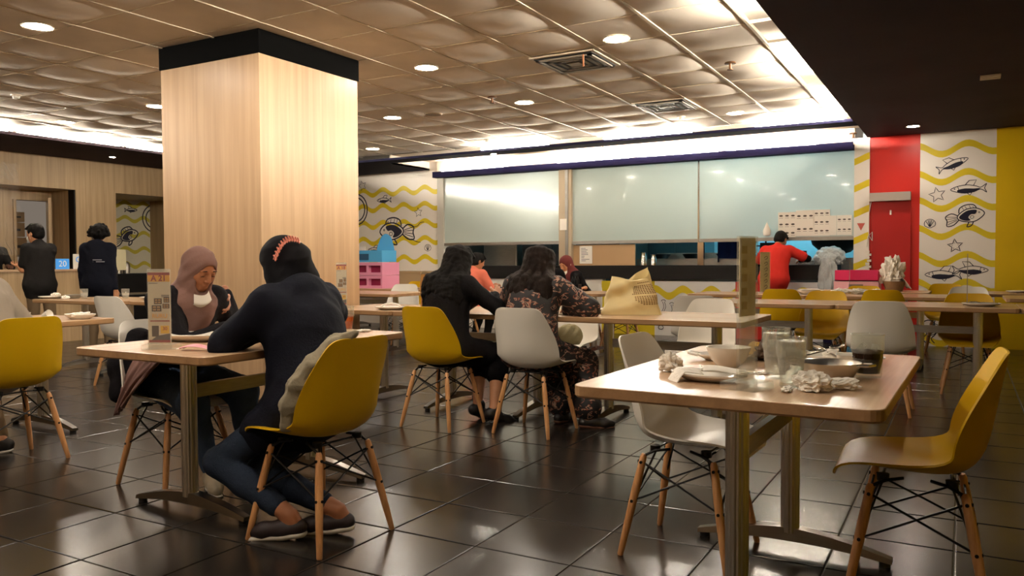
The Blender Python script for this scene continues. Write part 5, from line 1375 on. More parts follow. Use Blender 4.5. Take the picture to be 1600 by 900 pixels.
def person(label, x, y, yaw, pz=.52, s=1., sex='f', lean=.2, side=0., look=(.3, 0.), hands=None, feet=None, elbows=None, skin=None,
           top=None, top_m=None, sleeve='long', top_len=.1, loose=1., bottom_m=None, bottom='trousers', shoe_m=None, sole_m=None, shoe='shoe',
           head='hair', head_m=None, hair_len=0., mask=False, vox=.010, face=True, group=None, fseed=0, knees=None, fold=.006, hand_curl=(.7, .7), skirt=False, sock=None, barefoot=False, chest_add=0., hscale=1., pn=None, under=None, bl=1., nf=0., tl=.93, wd=1.):
    t = thing('person', label, 'person', (x, y, 0), yaw, group)
    cy_, sy_ = math.cos(-yaw), math.sin(-yaw)
    def loc(p): dx, dy = p[0] - x, p[1] - y; return V3(dx * cy_ - dy * sy_, dx * sy_ + dy * cy_, p[2])
    def locd(p): return V3(p[0] * cy_ - p[1] * sy_, p[0] * sy_ + p[1] * cy_, p[2])
    male = sex == 'm'
    hs = (.168 if male else .160) * s * wd
    # spine
    def sp(h, ln): return V3(math.sin(side) * h, math.sin(ln) * h, math.cos(ln) * h * math.cos(side))
    pel = V3(0, 0, pz); wst = pel + sp(.15 * s, lean * .5); ch = wst + sp(.17 * s, lean * .95); nb = ch + sp(.15 * s, lean * 1.25)
    up = nrm(nb - ch); rt = V3(1, 0, 0); fw = nrm(np.cross(up, rt)); fw = -fw if fw[1] < 0 else fw
    lp, ly = look
    hf = nrm(V3(-math.sin(ly) * math.cos(lp), math.cos(ly) * math.cos(lp), -math.sin(lp)))
    hr = nrm(V3(math.cos(ly), math.sin(ly), 0)); hu = np.cross(hr, hf)
    nt = nb + nrm(up * .6 + V3(0, .35, .6)) * .075 * s + V3(0, nf, -nf * .35)
    K = s * hscale * (1.0 if male else .97)
    Hc = nt + hu * .085 * K + hf * .018 * K
    sh = {k: nb + rt * (i * hs) - up * .035 * s + fw * .0 for k, i in (('L', -1), ('R', 1))}
    sh['L'] -= rt * 0; ul, fl = .265 * s, .235 * s
    arms = {}
    for k, i in (('L', -1), ('R', 1)):
        hd = (hands or {}).get(k)
        if hd is None: tw = sh[k] + V3(i * .05, .03, -.47 * s); dirn = V3(0, .1, -1); pn_ = V3(-i, 0, 0)
        else: tw = loc(hd[0]); dirn = locd(hd[1]); pn_ = locd(hd[2]) if len(hd) > 2 else V3(0, 0, -1)
        pole = V3(i * .5, -.4, -.8) if not elbows or k not in elbows else locd(elbows[k])
        el, wr = ik(sh[k], tw, ul, fl, pole); arms[k] = (sh[k], el, wr, dirn, pn_)
    legs = {}
    for k, i in (('L', -1), ('R', 1)):
        hip = pel + rt * i * .085 * s + V3(0, 0, -.01)
        ft = (feet or {}).get(k)
        an = loc(ft[0]) if ft else V3(i * .1, .0, .08); toe = nrm(locd(ft[1])) if ft else V3(0, 1, 0)
        pole = V3(0, 1, .6) if not knees or k not in knees else locd(knees[k])
        kn, an = ik(hip, an, .41 * s, .40 * s, pole); legs[k] = (hip, kn, an, toe)
    # ---- body: one mesh
    B = SDF(); w = (1.0 if not male else 1.1) * wd
    B.ell(pel, (.15 * s * w, .105 * s, .10 * s)).ell(wst, (.125 * s * w, .09 * s, .12 * s), k=.05).ell(ch, (.145 * s * w, .10 * s, .13 * s), k=.05)
    B.cap(nb - up * .02, nt, .052 * s, .048 * s, .02)
    for k in 'LR':
        a, e, wr, dr, pn_ = arms[k]; B.cap(nb - up * .05, a, .06 * s, .05 * s, .04).cap(a, e, .046 * s, .037 * s, .02).cap(e, e + (wr - e) * .35, .037 * s, .036 * s, .02).cap(e + (wr - e) * .35, wr, .036 * s, .023 * s, .02)
        h, kn, an, toe = legs[k]; B.cap(h, kn, .078 * s, .053 * s, .03).cap(kn, kn + (an - kn) * .35, .052 * s, .053 * s, .02).cap(kn + (an - kn) * .35, an, .053 * s, .033 * s, .02)
        B.cap(an - toe * .025 - V3(0, 0, .035), an + toe * .12 - V3(0, 0, .052), .028, .022, .02)
    pieces = []
    Hd = SDF(); ax = np.array([hr, hf, hu])
    E = lambda f, u, r=0.: Hc + hf * f * K + hu * u * K + hr * r * K
    Hd.ell(E(-.008, .02), V3(.074, .094, .092) * K, ax, .01).ell(E(.024, -.035), V3(.058, .064, .078) * K, ax, .03)
    Hd.cap(E(.055, -.088, -.012), E(.055, -.088, .012), .020 * K, None, .03)
    if face:
        Hd.cap(E(.084, .012), E(.102, -.022), .008 * K, .0115 * K, .010).ell(E(.096, -.027, .011), V3(.008, .009, .006) * K, ax, .006).ell(E(.096, -.027, -.011), V3(.008, .009, .006) * K, ax, .006)
        Hd.ell(E(.084, -.052), V3(.024, .011, .0065) * K, ax, .006).ell(E(.081, -.062), V3(.019, .012, .0075) * K, ax, .006)
        for i in (-1, 1):
            Hd.ell(E(.088, .010, i * .031), V3(.016, .012, .011) * K, ax, .012, True)
            Hd.ell(E(.074, .008, i * .031), V3(.0155, .0125, .0115) * K, ax, .003)
            Hd.cap(E(.083, .027, i * .016), E(.074, .027, i * .046), .0055 * K, .0045 * K, .012)
            Hd.ell(E(.058, -.022, i * .036), V3(.022, .020, .022) * K, ax, .02)
    for i in (-1, 1):
        Hd.ell(E(-.008, -.008, i * .075), V3(.010, .018, .030) * K, ax, .006)
        Hd.ell(E(-.003, -.006, i * .086), V3(.008, .009, .016) * K, ax, .006, True)
    Hd.cap(Hc - hu * .06 * K - hf * .02 * K, nt - up * .06, .047 * s, .050 * s, .03)
    pieces.append(B.mesh(max(vox, .011)))
    pieces.append(Hd.mesh(.0038 if vox < .012 else .007))
    for k, i in (('L', -1), ('R', 1)):
        a, e, wr, dr, pn_ = arms[k]
        S = hand(wr + nrm(dr) * .012, dr, pn_, 1 if i < 0 else -1, hand_curl[0 if i < 0 else 1], s=s * .98)
        S.cap(e + (wr - e) * .75, wr + nrm(dr) * .01, .027 * s, .022 * s, .015)
        pieces.append(S.mesh(.0034 if vox < .012 else .006))
    skin = skin or M_skin2
    body = link('body', np_mesh('body', pieces, skin), t)
    # eyes
    if face:
        eb = MB()
        for i in (-1, 1):
            c = E(.0865, .002, i * .031)
            pts = [c + hr * q * K + hu * (.0035 * math.cos(q * 110)) * K - hu * .006 * K - hf * abs(q) * .35 * K for q in np.linspace(-.014, .014, 7)]
            eb.tube([tuple(p) for p in pts], .0014 * K, 5)
        part('eyelashes', eb, M_hair, t)
        eb = MB()
        for i in (-1, 1):
            pts = [E(.0895 - .25 * (abs(q - .03)), .030 + .004 * math.sin((q - .012) * 90), i * q) for q in np.linspace(.014, .046, 6)]
            eb.tube([tuple(p) for p in pts], [.0015 * K, .0026 * K, .0026 * K, .0024 * K, .002 * K, .001 * K], 5)
        part('eyebrows', eb, M_hair, t)
    # ---- top
    if top_m is not None:
        S = SDF(); g = loose
        S.ell(ch, (.158 * s * w * g, .118 * s * g + chest_add, .145 * s)).ell(wst, (.148 * s * w * g, .115 * s * g, .14 * s), k=.06).ell(pel + up * .02, (.172 * s * w * g, .130 * s * g, .11 * s), k=.06)
        S.ell(nb - up * .055, (.135 * s * w, .085 * s, .06 * s), k=.05)
        S.cap(ch - rt * .035, pel - rt * .05, .105 * s * g, .125 * s * g, .07).cap(ch + rt * .035, pel + rt * .05, .105 * s * g, .125 * s * g, .07)
        if not male: S.ell(ch + fw * .06 * s - up * .01, (.12 * s, .065 * s, .07 * s), k=.04)
        if top_len > 0:
            hips = [(legs[k][0] + legs[k][1]) / 2 for k in 'LR']
            for k in 'LR':
                h, kn, an, toe = legs[k]
                q = min(1., top_len / (.41 * s)); S.cap(h, h + (kn - h) * q, .098 * s * g, .088 * s * g, .05)
            if top_len > .15:
                h0 = (legs['L'][0] + legs['R'][0]) / 2; k0 = (legs['L'][1] + legs['R'][1]) / 2; S.cap(h0, h0 + (k0 - h0) * min(1, top_len / (.41 * s)), .09 * s, .085 * s, .05)
        for k in 'LR':
            a, e, wr, dr, pn_ = arms[k]
            S.cap(nb - up * .05, a, .072 * s, .060 * s, .08)
            if sleeve == 'long': S.cap(a, e, .059 * s * g, .050 * s * g, .06).cap(e, wr - nrm(wr - e) * .015, .052 * s * g, .037 * s * g, .02)
            elif sleeve == 'wide': S.cap(a, e, .068 * s * g, .068 * s * g, .03).cap(e, e + (wr - e) * .85, .068 * s * g, .066 * s * g, .02)
            else:
                m_ = a + (e - a) * .72; S.cap(a, m_, .064 * s * g, .062 * s * g, .03)
        S.cap(nb - up * .03, nt - hu * .03 * K if False else nb + up * .03, .068 * s, .060 * s, .03)
        if top == 'hoodie':
            S.ell(nb - fw * .06 * s + up * .0, (.12 * s, .06 * s, .075 * s), k=.03); S.cap(nb + rt * .09 - up * .0 + fw * .02, nb - rt * .09 + fw * .02, .035, None, .03)
        if sleeve == 'short' and vox < .02: pass
        nm = {'hoodie': 'hoodie', 'polo': 'polo_shirt', 'tshirt': 't_shirt', None: 'blouse', 'blouse': 'blouse', 'coat': 'long_coat', 'sweater': 'sweater'}[top]
        link(nm, np_mesh(nm, [S.mesh(max(vox, .009), folds(fold, .085, fseed + 3))], top_m), t)
    if under is not None:
        for k in 'LR':
            S = SDF(); a, e, wr, dr, pn_ = arms[k]; S.cap(a, e, .052 * s, .045 * s, .02).cap(e, wr, .045 * s, .031 * s, .02)
            link('undersleeve', np_mesh('undersleeve', [S.mesh(max(vox, .009))], under), t)
    # ---- bottom
    if bottom_m is not None:
        S = SDF(); S.ell(pel, (.162 * s * w, .115 * s, .105 * s))
        for k in 'LR':
            h, kn, an, toe = legs[k]
            if bottom == 'skirt': S.cap(h, kn, .092 * s, .082 * s, .05).cap(kn, kn + (an - kn) * .35, .08 * s, .085 * s, .05)
            elif bottom == 'long_skirt': S.cap(h, kn, .095 * s, .085 * s, .06).cap(kn, kn + (an - kn) * .85, .085 * s, .10 * s, .08)
            else: S.cap(h, kn, .085 * s * bl, .061 * s * bl, .03).cap(kn, kn + (an - kn) * .4, .061 * s * bl, .059 * s, .02).cap(kn + (an - kn) * .4, kn + (an - kn) * tl, .058 * s, .046 * s, .02)
        nm = 'skirt' if 'skirt' in bottom else 'trousers'
        link(nm, np_mesh(nm, [S.mesh(max(vox, .010), folds(.004, .06, fseed + 9))], bottom_m), t)
    # ---- shoes
    if shoe_m is not None:
        for k in 'LR':
            h, kn, an, toe = legs[k]; tf = nrm(V3(toe[0], toe[1], 0)); gz = an[2] - .075
            th = V3(0, 0, 1)
            pit = max(0., -toe[2])
            a0 = an - tf * .035 * math.cos(pit) + V3(0, 0, -.045 + .0 * pit); td = nrm(V3(toe[0], toe[1], toe[2]))
            S = SDF(); a1 = a0 + td * .20
            S.cap(a0, a0 + td * .07, .034, .036, .02).cap(a0 + td * .07, a0 + td * .15, .036, .034, .02).cap(a0 + td * .15, a1, .033, .024, .02)
            if shoe != 'flat': S.cap(a0 + th * .01, an + td * .02, .036, .036, .02)
            o = link('shoe', np_mesh('shoe', [S.mesh(.006)], shoe_m), t)
            if sole_m is not None:
                dn = nrm(np.cross(np.cross(td, th), td)) * -1
                Q = SDF(); q0 = a0 + dn * .026; Q.cap(q0, q0 + td * .07, .030, .034, .01).cap(q0 + td * .07, q0 + td * .205, .034, .026, .01)
                R3 = np.array([nrm(np.cross(td, dn)), td, dn])
                v, f = Q.mesh(.006)
                dd = (v - q0) @ dn; v = v - dn[None, :] * dd[:, None] * .42
                so = link('sole', np_mesh('sole', [(v, f)], sole_m), o)
    # ---- head covering
    if head == 'hijab':
        S = SDF()
        S.ell(E(-.012, .018), V3(.085, .107, .102) * K, ax, .01).ell(E(.008, -.075), V3(.074, .082, .070) * K, ax, .05)
        S.cap(E(-.01, -.10), nb + up * .0, .078 * s, .105 * s, .05).ell(nb - up * .04 + fw * .02, (.150 * s, .118 * s, .075 * s), k=.05)
        if pn == 'drape': S.ell(nb - up * .08 + fw * .08, (.11 * s, .05 * s, .10 * s), k=.05).cap(nb + rt * -.02 + fw * .1 - up * .06, nb + fw * .12 - up * .17 + rt * .05, .05, .03, .04)
        if pn == 'bun': S.ell(E(-.105, -.02), V3(.05, .045, .06) * K, ax, .05).cap(E(-.07, -.10, .05), nb + up * .01, .05, .05, .05).cap(E(-.09, .0, .02), E(-.06, -.12, .09), .035, .03, .03)
        S.ell(E(.125, -.020), V3(.062, .105, .090) * K, ax, .008, True)
        o = link('headscarf', np_mesh('headscarf', [S.mesh(.006 if vox < .012 else .010, folds(.005 if vox < .012 else .003, .06, fseed + 21, 1.4))], head_m), t)
    elif head in ('hair', 'long', 'curly', 'cap'):
        S = SDF(); R = np.random.RandomState(fseed + 5)
        S.ell(E(-.014, .024), V3(.082, .099, .096) * K, ax, .01)
        if head == 'curly':
            for _ in range(46):
                d = nrm(R.normal(size=3)); d = hr * d[0] + hf * d[1] + hu * (abs(d[2]) * 1.2 - .35) - hf * .25
                S.cap(Hc + nrm(d) * .085 * K, Hc + nrm(d) * (.105 + .02 * R.rand()) * K, .026, .020, .012)
            S.ell(E(-.045, -.03), V3(.075, .055, .06) * K, ax, .03)
        else:
            S.ell(E(-.045, -.03), V3(.072, .052, .055) * K, ax, .03)
            for q in np.linspace(-1, 1, 7): S.cap(E(.02, .10, q * .03), E(.078, .062, q * .055), .020 * K, .012 * K, .012)
        if head == 'long':
            for q in range(54):
                a = (q / 53 - .5) * 2; ang = a * 2.3
                r0 = E(-.02 - .08 * math.cos(ang) * 1.0, .05, .088 * math.sin(ang))
                L = hair_len * (.8 + .25 * R.rand()); wv = R.uniform(0, 6)
                side_ = math.sin(ang)
                pts = [r0]; n = 9
                for j in range(1, n + 1):
                    u = j / n
                    dwn = E(-.03, 0) + V3(0, 0, -1) * 0
                    back = -fw * (.105 + .035 * R.rand()) * s * min(1, u * 1.6) * (.35 + .65 * math.cos(ang / 2) ** 2)
                    p = Hc * (1 - min(1, u * 1.3)) + (nb) * min(1, u * 1.3) if False else None
                    base = r0 + V3(0, 0, -L * u) 
                    cen = pel + (nb - pel) * np.clip((base[2] - pel[2]) / (nb[2] - pel[2]), 0, 1.0)
                    outw = rt * side_ * (.088 * K + .065 * s * min(1, u * 1.8)) - fw * (.085 + .05 * min(1, u * 2)) * max(.1, math.cos(ang * .7)) * s
                    if base[2] > nb[2] + .03: tgt = base + V3(0, 0, 0) * 0; tgt = r0 * (1 - u) + V3(cen[0], cen[1], 0) * u + outw * u; tgt[2] = base[2]; cenh = tgt
                    else: cenh = V3(cen[0], cen[1], base[2]) + outw
                    wave = .010 * math.sin(u * 13 + wv) * (.3 + u)
                    pts.append(V3(cenh[0] + wave, cenh[1] + .006 * math.cos(u * 11 + wv), base[2]))
                rs = [.020] + [.020 + .006 * math.sin(wv + j) for j in range(1, n - 1)] + [.012, .006]
                S.chain(pts, rs[:len(pts)], .009)
        S.ell(E(.118, -.030), V3(.060, .075, .070) * K, ax, .012, True)
        nm = {'hair': 'hair', 'long': 'long_hair', 'curly': 'curly_hair', 'cap': 'cap'}[head]
        RN = folds(.004, .022, fseed + 31, .35) if head != 'cap' else None
        link(nm, np_mesh(nm, [S.mesh(.0055 if vox < .012 else .009, RN)], head_m or M_hair), t)
        if head == 'cap': part('cap_visor', MB().grid(lambda u, v: tuple(E(.07 + .08 * v, .045 - .01 * v - .012 * abs(2 * u - 1), (u - .5) * .13 * (1 - .3 * v * v))), 10, 6), head_m, t, 2)
    if mask:
        b = MB()
        b.grid(lambda u, v: tuple(E(.085 + .035 * math.sin(v * PI) * math.cos((u - .5) * 2.2) - .07 * (2 * u - 1) ** 2 * .75, -.012 - .085 * v if mask != 'chin' else -.065 - .065 * v, (u - .5) * .135)), 14, 10)
        o = part('face_mask', b, MATS.get('mask white') or mat('mask white', 'ded8cc', .8), t, 2)
        b = MB()
        for i in (-1, 1): b.tube([tuple(E(.03, -.03, i * .066)), tuple(E(.0, .0, i * .088)), tuple(E(.02, -.07, i * .07))], .0015, 5)
        part('ear_loops', b, MATS['mask white'], t)
    return t, dict(Hc=Hc, hf=hf, hr=hr, hu=hu, E=E, nb=nb, fw=fw, up=up, arms=arms, legs=legs, pel=pel, K=K)

M_hood = mat('dark navy jersey', '0d0f19', .85, bump=.2, bscale=120, sheen=.0)
M_blackc = mat('black cloth', '0d0c0e', .85, bump=.2, bscale=90)
M_blackc2 = mat('black knit cloth', '141215', .9, bump=.25, bscale=90)
M_hijb = mat('black headscarf cloth', '0b0b0f', .8)
M_mauve = mat('mauve headscarf cloth', '7d6058', .85, bump=.15, bscale=120)
M_maroon = mat('maroon headscarf cloth', '5d2c2a', .85)
M_jean = mat('dark blue denim', '1f2735', .85, bump=.3, bscale=160, var=.2, vscale=12)
M_salm = mat('salmon cotton', 'd06f58', .85, bump=.15, bscale=60)
M_redc = mat('red cotton', 'c8322a', .8, bump=.15, bscale=60)
M_grey = mat('taupe grey cotton', '857a6c', .9, bump=.15, bscale=60)
M_jean2 = mat('mid blue denim', '43526a', .85, bump=.3, bscale=160, var=.2, vscale=12)
M_khaki = mat('khaki cotton', '6e5c46', .9)
M_char = mat('charcoal cotton', '1f1d1c', .9, bump=.15, bscale=60)
M_blue = mat('blue denim shirt', '5a7291', .9)
M_shoeb = mat('black shoe', '141112', .5)
M_sole = mat('white rubber sole', 'd8d2c8', .6)
M_sneak = mat('cream sneaker', 'b5a890', .7, bump=.2, bscale=40)
# patterned blouse
def pattern_mat():
    m = bpy.data.materials.new('black blouse with beige and rust print'); m.use_nodes = True
    nt = m.node_tree; b = nt.nodes['Principled BSDF']; tc = nt.nodes.new('ShaderNodeTexCoord'); mp = nt.nodes.new('ShaderNodeMapping'); mp.inputs['Scale'].default_value = (5, 5, 9); mp.inputs['Rotation'].default_value = (.5, .7, .4)
    n = nt.nodes.new('ShaderNodeTexNoise'); n.inputs['Scale'].default_value = 2.2; n.inputs['Detail'].default_value = 2; n.inputs['Distortion'].default_value = 2.2
    r = nt.nodes.new('ShaderNodeValToRGB'); r.color_ramp.interpolation = 'CONSTANT'; e = r.color_ramp.elements
    e[0].position = 0; e[0].color = (.006, .005, .006, 1); e[1].position = .56; e[1].color = (*lin('8a4a34'), 1)
    x = r.color_ramp.elements.new(.60); x.color = (*lin('a88a76'), 1); x = r.color_ramp.elements.new(.655); x.color = (.006, .005, .006, 1)
    nt.links.new(tc.outputs['Object'], mp.inputs[0]); nt.links.new(mp.outputs[0], n.inputs['Vector']); nt.links.new(n.outputs['Fac'], r.inputs[0]); nt.links.new(r.outputs[0], b.inputs['Base Color'])
    b.inputs['Roughness'].default_value = .7
    return m
M_patt = pattern_mat()

# 1. woman in mauve headscarf, facing +X towards the table, working over her plate
p, J = person('woman in a mauve headscarf and black top eating at the A 21 table', -3.60, 2.78, -PI / 2 - .05, pz=.53, s=.97, lean=.30, look=(.52, .0), skin=M_skin1,
    hands={'L': ((-3.50, 3.02, .965), (.35, -.25, -.85), (.2, -1, -.3)), 'R': ((-3.22, 2.80, .80), (.8, -.1, -.2), (0, 0, -1))},
    elbows={'L': (-.2, 1, -.5), 'R': (-.6, -.7, -.4)},
    feet={'L': ((-3.14, 2.84, .085), (.85, -.5, -.1)), 'R': ((-3.27, 2.72, .085), (.85, -.5, -.1))}, knees={'L': (.6, .1, 1), 'R': (.6, -.5, .8)},
    top='sweater', top_m=M_blackc2, bottom_m=M_jean2, shoe_m=M_sneak, sole_m=M_sole, head='hijab', head_m=M_mauve, pn='drape', vox=.009, fseed=1, hand_curl=(1.0, .5), top_len=0, bl=1.32)
E_ = J['E']
b = MB()
b.grid(lambda u, v: tuple(E_(.118 + .030 * (1 - abs(2 * v - 1)) + .012 * v - .03 * (2 * u - 1) ** 2, -.085 - .075 * v - .02 * u, (u - .5) * (.085 + .02 * (1 - abs(2 * v - 1))) + .012)), 14, 10)
part('face_mask', b, mat('mask white', 'ded8cc', .8), p, 2)
# trailing end of her scarf / coat hanging beside the chair
S = SDF()
cyy, syy = math.cos(PI / 2 + .05), math.sin(PI / 2 + .05)
def wl_(p): dx, dy = p[0] + 3.60, p[1] - 2.78; return V3(dx * cyy - dy * syy, dx * syy + dy * cyy, p[2])
def tail(u, v):
    a = Vector((-3.36, 2.60, .70)).lerp(Vector((-3.66, 2.60, .70)), u); c = Vector((-3.50, 2.40, .44)).lerp(Vector((-3.74, 2.52, .35)), u)
    q = a.lerp(c, v); w_ = .5 + .5 * v
    q += Vector((.45, -.9, .1)) * (.055 * math.sin(v * PI) * (1 - .3 * u) + .014 * w_ * math.sin(u * 17 + 2 * v) + .008 * math.sin(u * 31 - 4 * v))
    return tuple(wl_((q.x, q.y, q.z)))
o = part('scarf_end', MB().grid(tail, 40, 18), M_mauve, p, 2); baked('scarf_end', o, [('SOLIDIFY', dict(thickness=.010))])
S = SDF()
S.chain([wl_(q) for q in ((-3.72, 2.66, .72), (-3.74, 2.58, .60), (-3.72, 2.54, .46))], [.07, .07, .05], .04)
link('coat_skirt', np_mesh('coat_skirt', [S.mesh(.007, folds(.006, .06, 78, 1.5))], M_blackc2), p)

# 2. woman in black headscarf and navy hoodie, back to us
p, J = person('woman in a navy hoodie and black headscarf seen from behind on the front yellow chair', -2.42, 2.56, PI / 2 - .02, pz=.53, s=1.0, lean=.26, look=(.35, .1), skin=M_skin1,
    hands={'L': ((-2.73, 2.56, .82), (-.6, .8, 0), (0, 0, -1)), 'R': ((-2.84, 2.82, .82), (-.9, -.1, 0), (0, 0, -1))},
    elbows={'L': (-.45, -1, -.6), 'R': (-.5, 1, -.3)},
    feet={'L': ((-2.36, 2.35, .10), (-.85, -.35, -.12)), 'R': ((-2.24, 2.50, .10), (-.85, -.35, -.12))}, knees={'L': (-1, -.25, .35), 'R': (-1, -.1, .5)},
    top='hoodie', top_m=M_hood, bottom_m=M_jean, shoe_m=mat('dark maroon sneaker', '1d1012', .6), sole_m=M_sole, shoe='flat', head='hijab', head_m=M_hijb, pn='bun', vox=.009, fseed=2, top_len=.17, loose=1.2, fold=.007, face=False, tl=.80)
E_ = J['E']
b = MB()
for k in range(12):
    u = k / 11; ph_ = .15 + 1.05 * u; uu = .045 + .035 * math.sin(u * PI) - .05 * u
    c = E_(-.012 - .128 * math.cos(ph_), uu, -.105 * math.sin(ph_)); d_ = E_(-.012 - .134 * math.cos(ph_ + .05), uu + .018, -.110 * math.sin(ph_ + .05)); d2_ = E_(-.012 - .134 * math.cos(ph_ + .05), uu - .010, -.110 * math.sin(ph_ + .05))
    b.tube([tuple(c), tuple(d_)], [.0055, .003], 6); b.tube([tuple(c), tuple(d2_)], [.0055, .003], 6)
b.tube([tuple(E_(-.012 - .126 * math.cos(.15 + 1.15 * q), .045 + .035 * math.sin(q * PI) - .05 * q, -.104 * math.sin(.15 + 1.15 * q))) for q in np.linspace(0, 1, 12)], .004, 6)
part('hair_clip', b, mat('coral hair clip', 'e8907a', .4), p, True)

# 3. long haired woman in black on the yellow chair
person('woman with long dark hair in plain black looking at her phone, seen from behind', -3.17, 4.62, -.10, pz=.53, s=1.0, lean=.22, look=(.42, -.35), skin=M_skin2,
    hands={'L': ((-3.10, 5.0, .86), (.3, .7, .3), (0, .2, -1)), 'R': ((-2.95, 4.97, .88), (-.1, .8, .4), (-.6, 0, -.6))}, elbows={'R': (.8, -.2, -.6)},
    feet={'L': ((-3.02, 4.84, .11), (.5, .8, -.35)), 'R': ((-2.86, 4.80, .10), (.6, .75, -.35))},
    top='coat', top_m=M_blackc, bottom='skirt', bottom_m=M_blackc, shoe_m=M_shoeb, head='long', head_m=M_hair, hair_len=.40, vox=.010, fseed=3, top_len=.30, loose=1.08)
ph = part('phone', MB().box(-.037, .037, -.075, .075, -.004, .004), M_black, None, False, (-2.98, 5.04, .90), (.5, .2, .1))
tag(ph, 'dark phone in the hands of the long haired woman in black', 'phone')

# 4. woman in patterned blouse on the white chair
person('woman with long wavy brown hair in a black blouse with rust and beige print', -2.56, 4.76, .05, pz=.53, s=1.0, lean=.26, look=(.45, .1), skin=M_skin2,
    hands={'L': ((-2.66, 5.10, .79), (.3, .8, 0), (0, 0, -1)), 'R': ((-2.42, 5.10, .79), (-.4, .8, 0), (0, 0, -1))}, elbows={'R': (.9, -.2, -.2), 'L': (-.9, -.3, -.3)},
    feet={'L': ((-2.44, 5.0, .085), (.1, 1, -.1)), 'R': ((-2.20, 4.93, .085), (.75, .6, -.1))},
    top='blouse', top_m=M_patt, sleeve='wide', bottom='long_skirt', bottom_m=M_patt, shoe_m=M_shoeb, shoe='flat', sole_m=mat('brown sole', '5a3a28', .7), head='long', head_m=M_hairbr, hair_len=.42, vox=.010, fseed=4, top_len=.3, loose=1.16)
# 5. black dressed person beyond
person('dark haired person in black seated behind the woman in the patterned blouse', -4.30, 8.36, -.1, pz=.53, s=1.02, sex='m', lean=.15, look=(.3, .3), skin=M_skin2,
    hands={'L': ((-4.4, 8.75, .79), (.2, .9, 0), (0, 0, -1)), 'R': ((-4.16, 8.75, .79), (-.2, .9, 0), (0, 0, -1))},
    feet={'L': ((-4.4, 8.65, .085), (0, 1, -.1)), 'R': ((-4.2, 8.65, .085), (0, 1, -.1))},
    top='tshirt', top_m=M_blackc, bottom_m=M_blackc, shoe_m=M_shoeb, head='hair', vox=.014, fseed=5)
# 6. man in salmon
person('man with short black hair in a salmon polo shirt seen from behind', -5.66, 8.86, -.15, pz=.53, s=1.0, sex='m', lean=.22, look=(.35, -.35), skin=M_skin1,
    hands={'L': ((-5.74, 9.2, .79), (.3, .8, 0), (0, 0, -1)), 'R': ((-5.45, 9.2, .82), (-.2, .8, 0), (0, 0, -1))},
    feet={'L': ((-5.8, 9.2, .085), (0, 1, -.1)), 'R': ((-5.6, 9.2, .085), (0, 1, -.1))},
    top='polo', top_m=M_salm, sleeve='short', bottom_m=M_char, shoe_m=M_shoeb, head='hair', vox=.014, fseed=6, loose=1.06)
# 7. maroon headscarf
person('woman in a maroon headscarf with a face mask under her chin eating far behind', -4.36, 9.52, PI - .75, pz=.53, s=.97, lean=.30, look=(.55, .45), skin=M_skin2,
    hands={'L': ((-4.15, 9.23, .79), (-.2, -.8, 0), (0, 0, -1)), 'R': ((-4.5, 9.23, .79), (.2, -.9, 0), (0, 0, -1))},
    feet={'L': ((-4.26, 9.25, .085), (0, -1, -.1)), 'R': ((-4.45, 9.25, .085), (0, -1, -.1))},
    top='sweater', top_m=M_blackc, bottom_m=M_blackc, shoe_m=M_shoeb, head='hijab', head_m=M_maroon, pn='drape', vox=.012, fseed=7, mask='chin')
# 8. worker in red at the counter
person('worker in a red polo shirt and black cap bending over the counter', -2.26, 11.22, -.12, pz=.86, s=.99, sex='m', lean=.42, look=(.55, -.2), skin=M_skin1,
    hands={'L': ((-2.32, 11.62, 1.12), (.2, .9, -.1), (0, 0, -1)), 'R': ((-1.98, 11.62, 1.12), (-.1, .9, -.1), (0, 0, -1))}, elbows={'R': (1, -.2, -.3), 'L': (-1, -.2, -.3)},
    feet={'L': ((-2.36, 11.18, .085), (0, 1, 0)), 'R': ((-2.16, 11.18, .085), (0, 1, 0))}, knees={'L': (0, 1, 0), 'R': (0, 1, 0)},
    top='polo', top_m=M_redc, sleeve='short', bottom_m=M_blackc, shoe_m=M_shoeb, head='hair', head_m=M_hair, vox=.012, fseed=8, loose=1.10, top_len=.06, mask=True, under=M_blackc)
# 9. grey person left edge
person('person in a taupe grey shirt at the left edge, seated back turned', -4.86, 2.50, PI / 2 + .12, pz=.53, s=1.10, sex='m', lean=.50, nf=.22, look=(1.3, -.1), skin=M_skin2,
    hands={'L': ((-5.25, 2.3, .79), (-.9, .2, 0), (0, 0, -1)), 'R': ((-5.25, 2.75, .79), (-.9, -.1, 0), (0, 0, -1))},
    feet={'L': ((-5.12, 2.48, .085), (-.6, -.75, -.15)), 'R': ((-4.98, 2.62, .085), (-.5, -.85, -.15))}, knees={'L': (-1, 0, .8), 'R': (-1, .2, .8)},
    top='sweater', top_m=M_grey, bottom_m=M_khaki, shoe_m=M_shoeb, sole_m=M_sole, head='hair', vox=.010, fseed=10, loose=1.18, top_len=.08)
# 10. blue shirt sliver
person('person in a blue shirt mostly outside the left picture edge', -6.95, 2.88, -PI / 2 + .1, pz=.50, s=1.0, sex='m', lean=.12, look=(.3, 0), skin=M_skin2,
    hands={'L': ((-6.2, 3.05, .79), (.9, 0, 0), (0, 0, -1)), 'R': ((-6.2, 2.8, .79), (.9, 0, 0), (0, 0, -1))},
    feet={'L': ((-6.35, 3.05, .085), (1, 0, 0)), 'R': ((-6.35, 2.9, .085), (1, 0, 0))}, top='sweater', top_m=M_blue, bottom_m=M_jean, shoe_m=M_shoeb, head='hair', vox=.014, fseed=11)
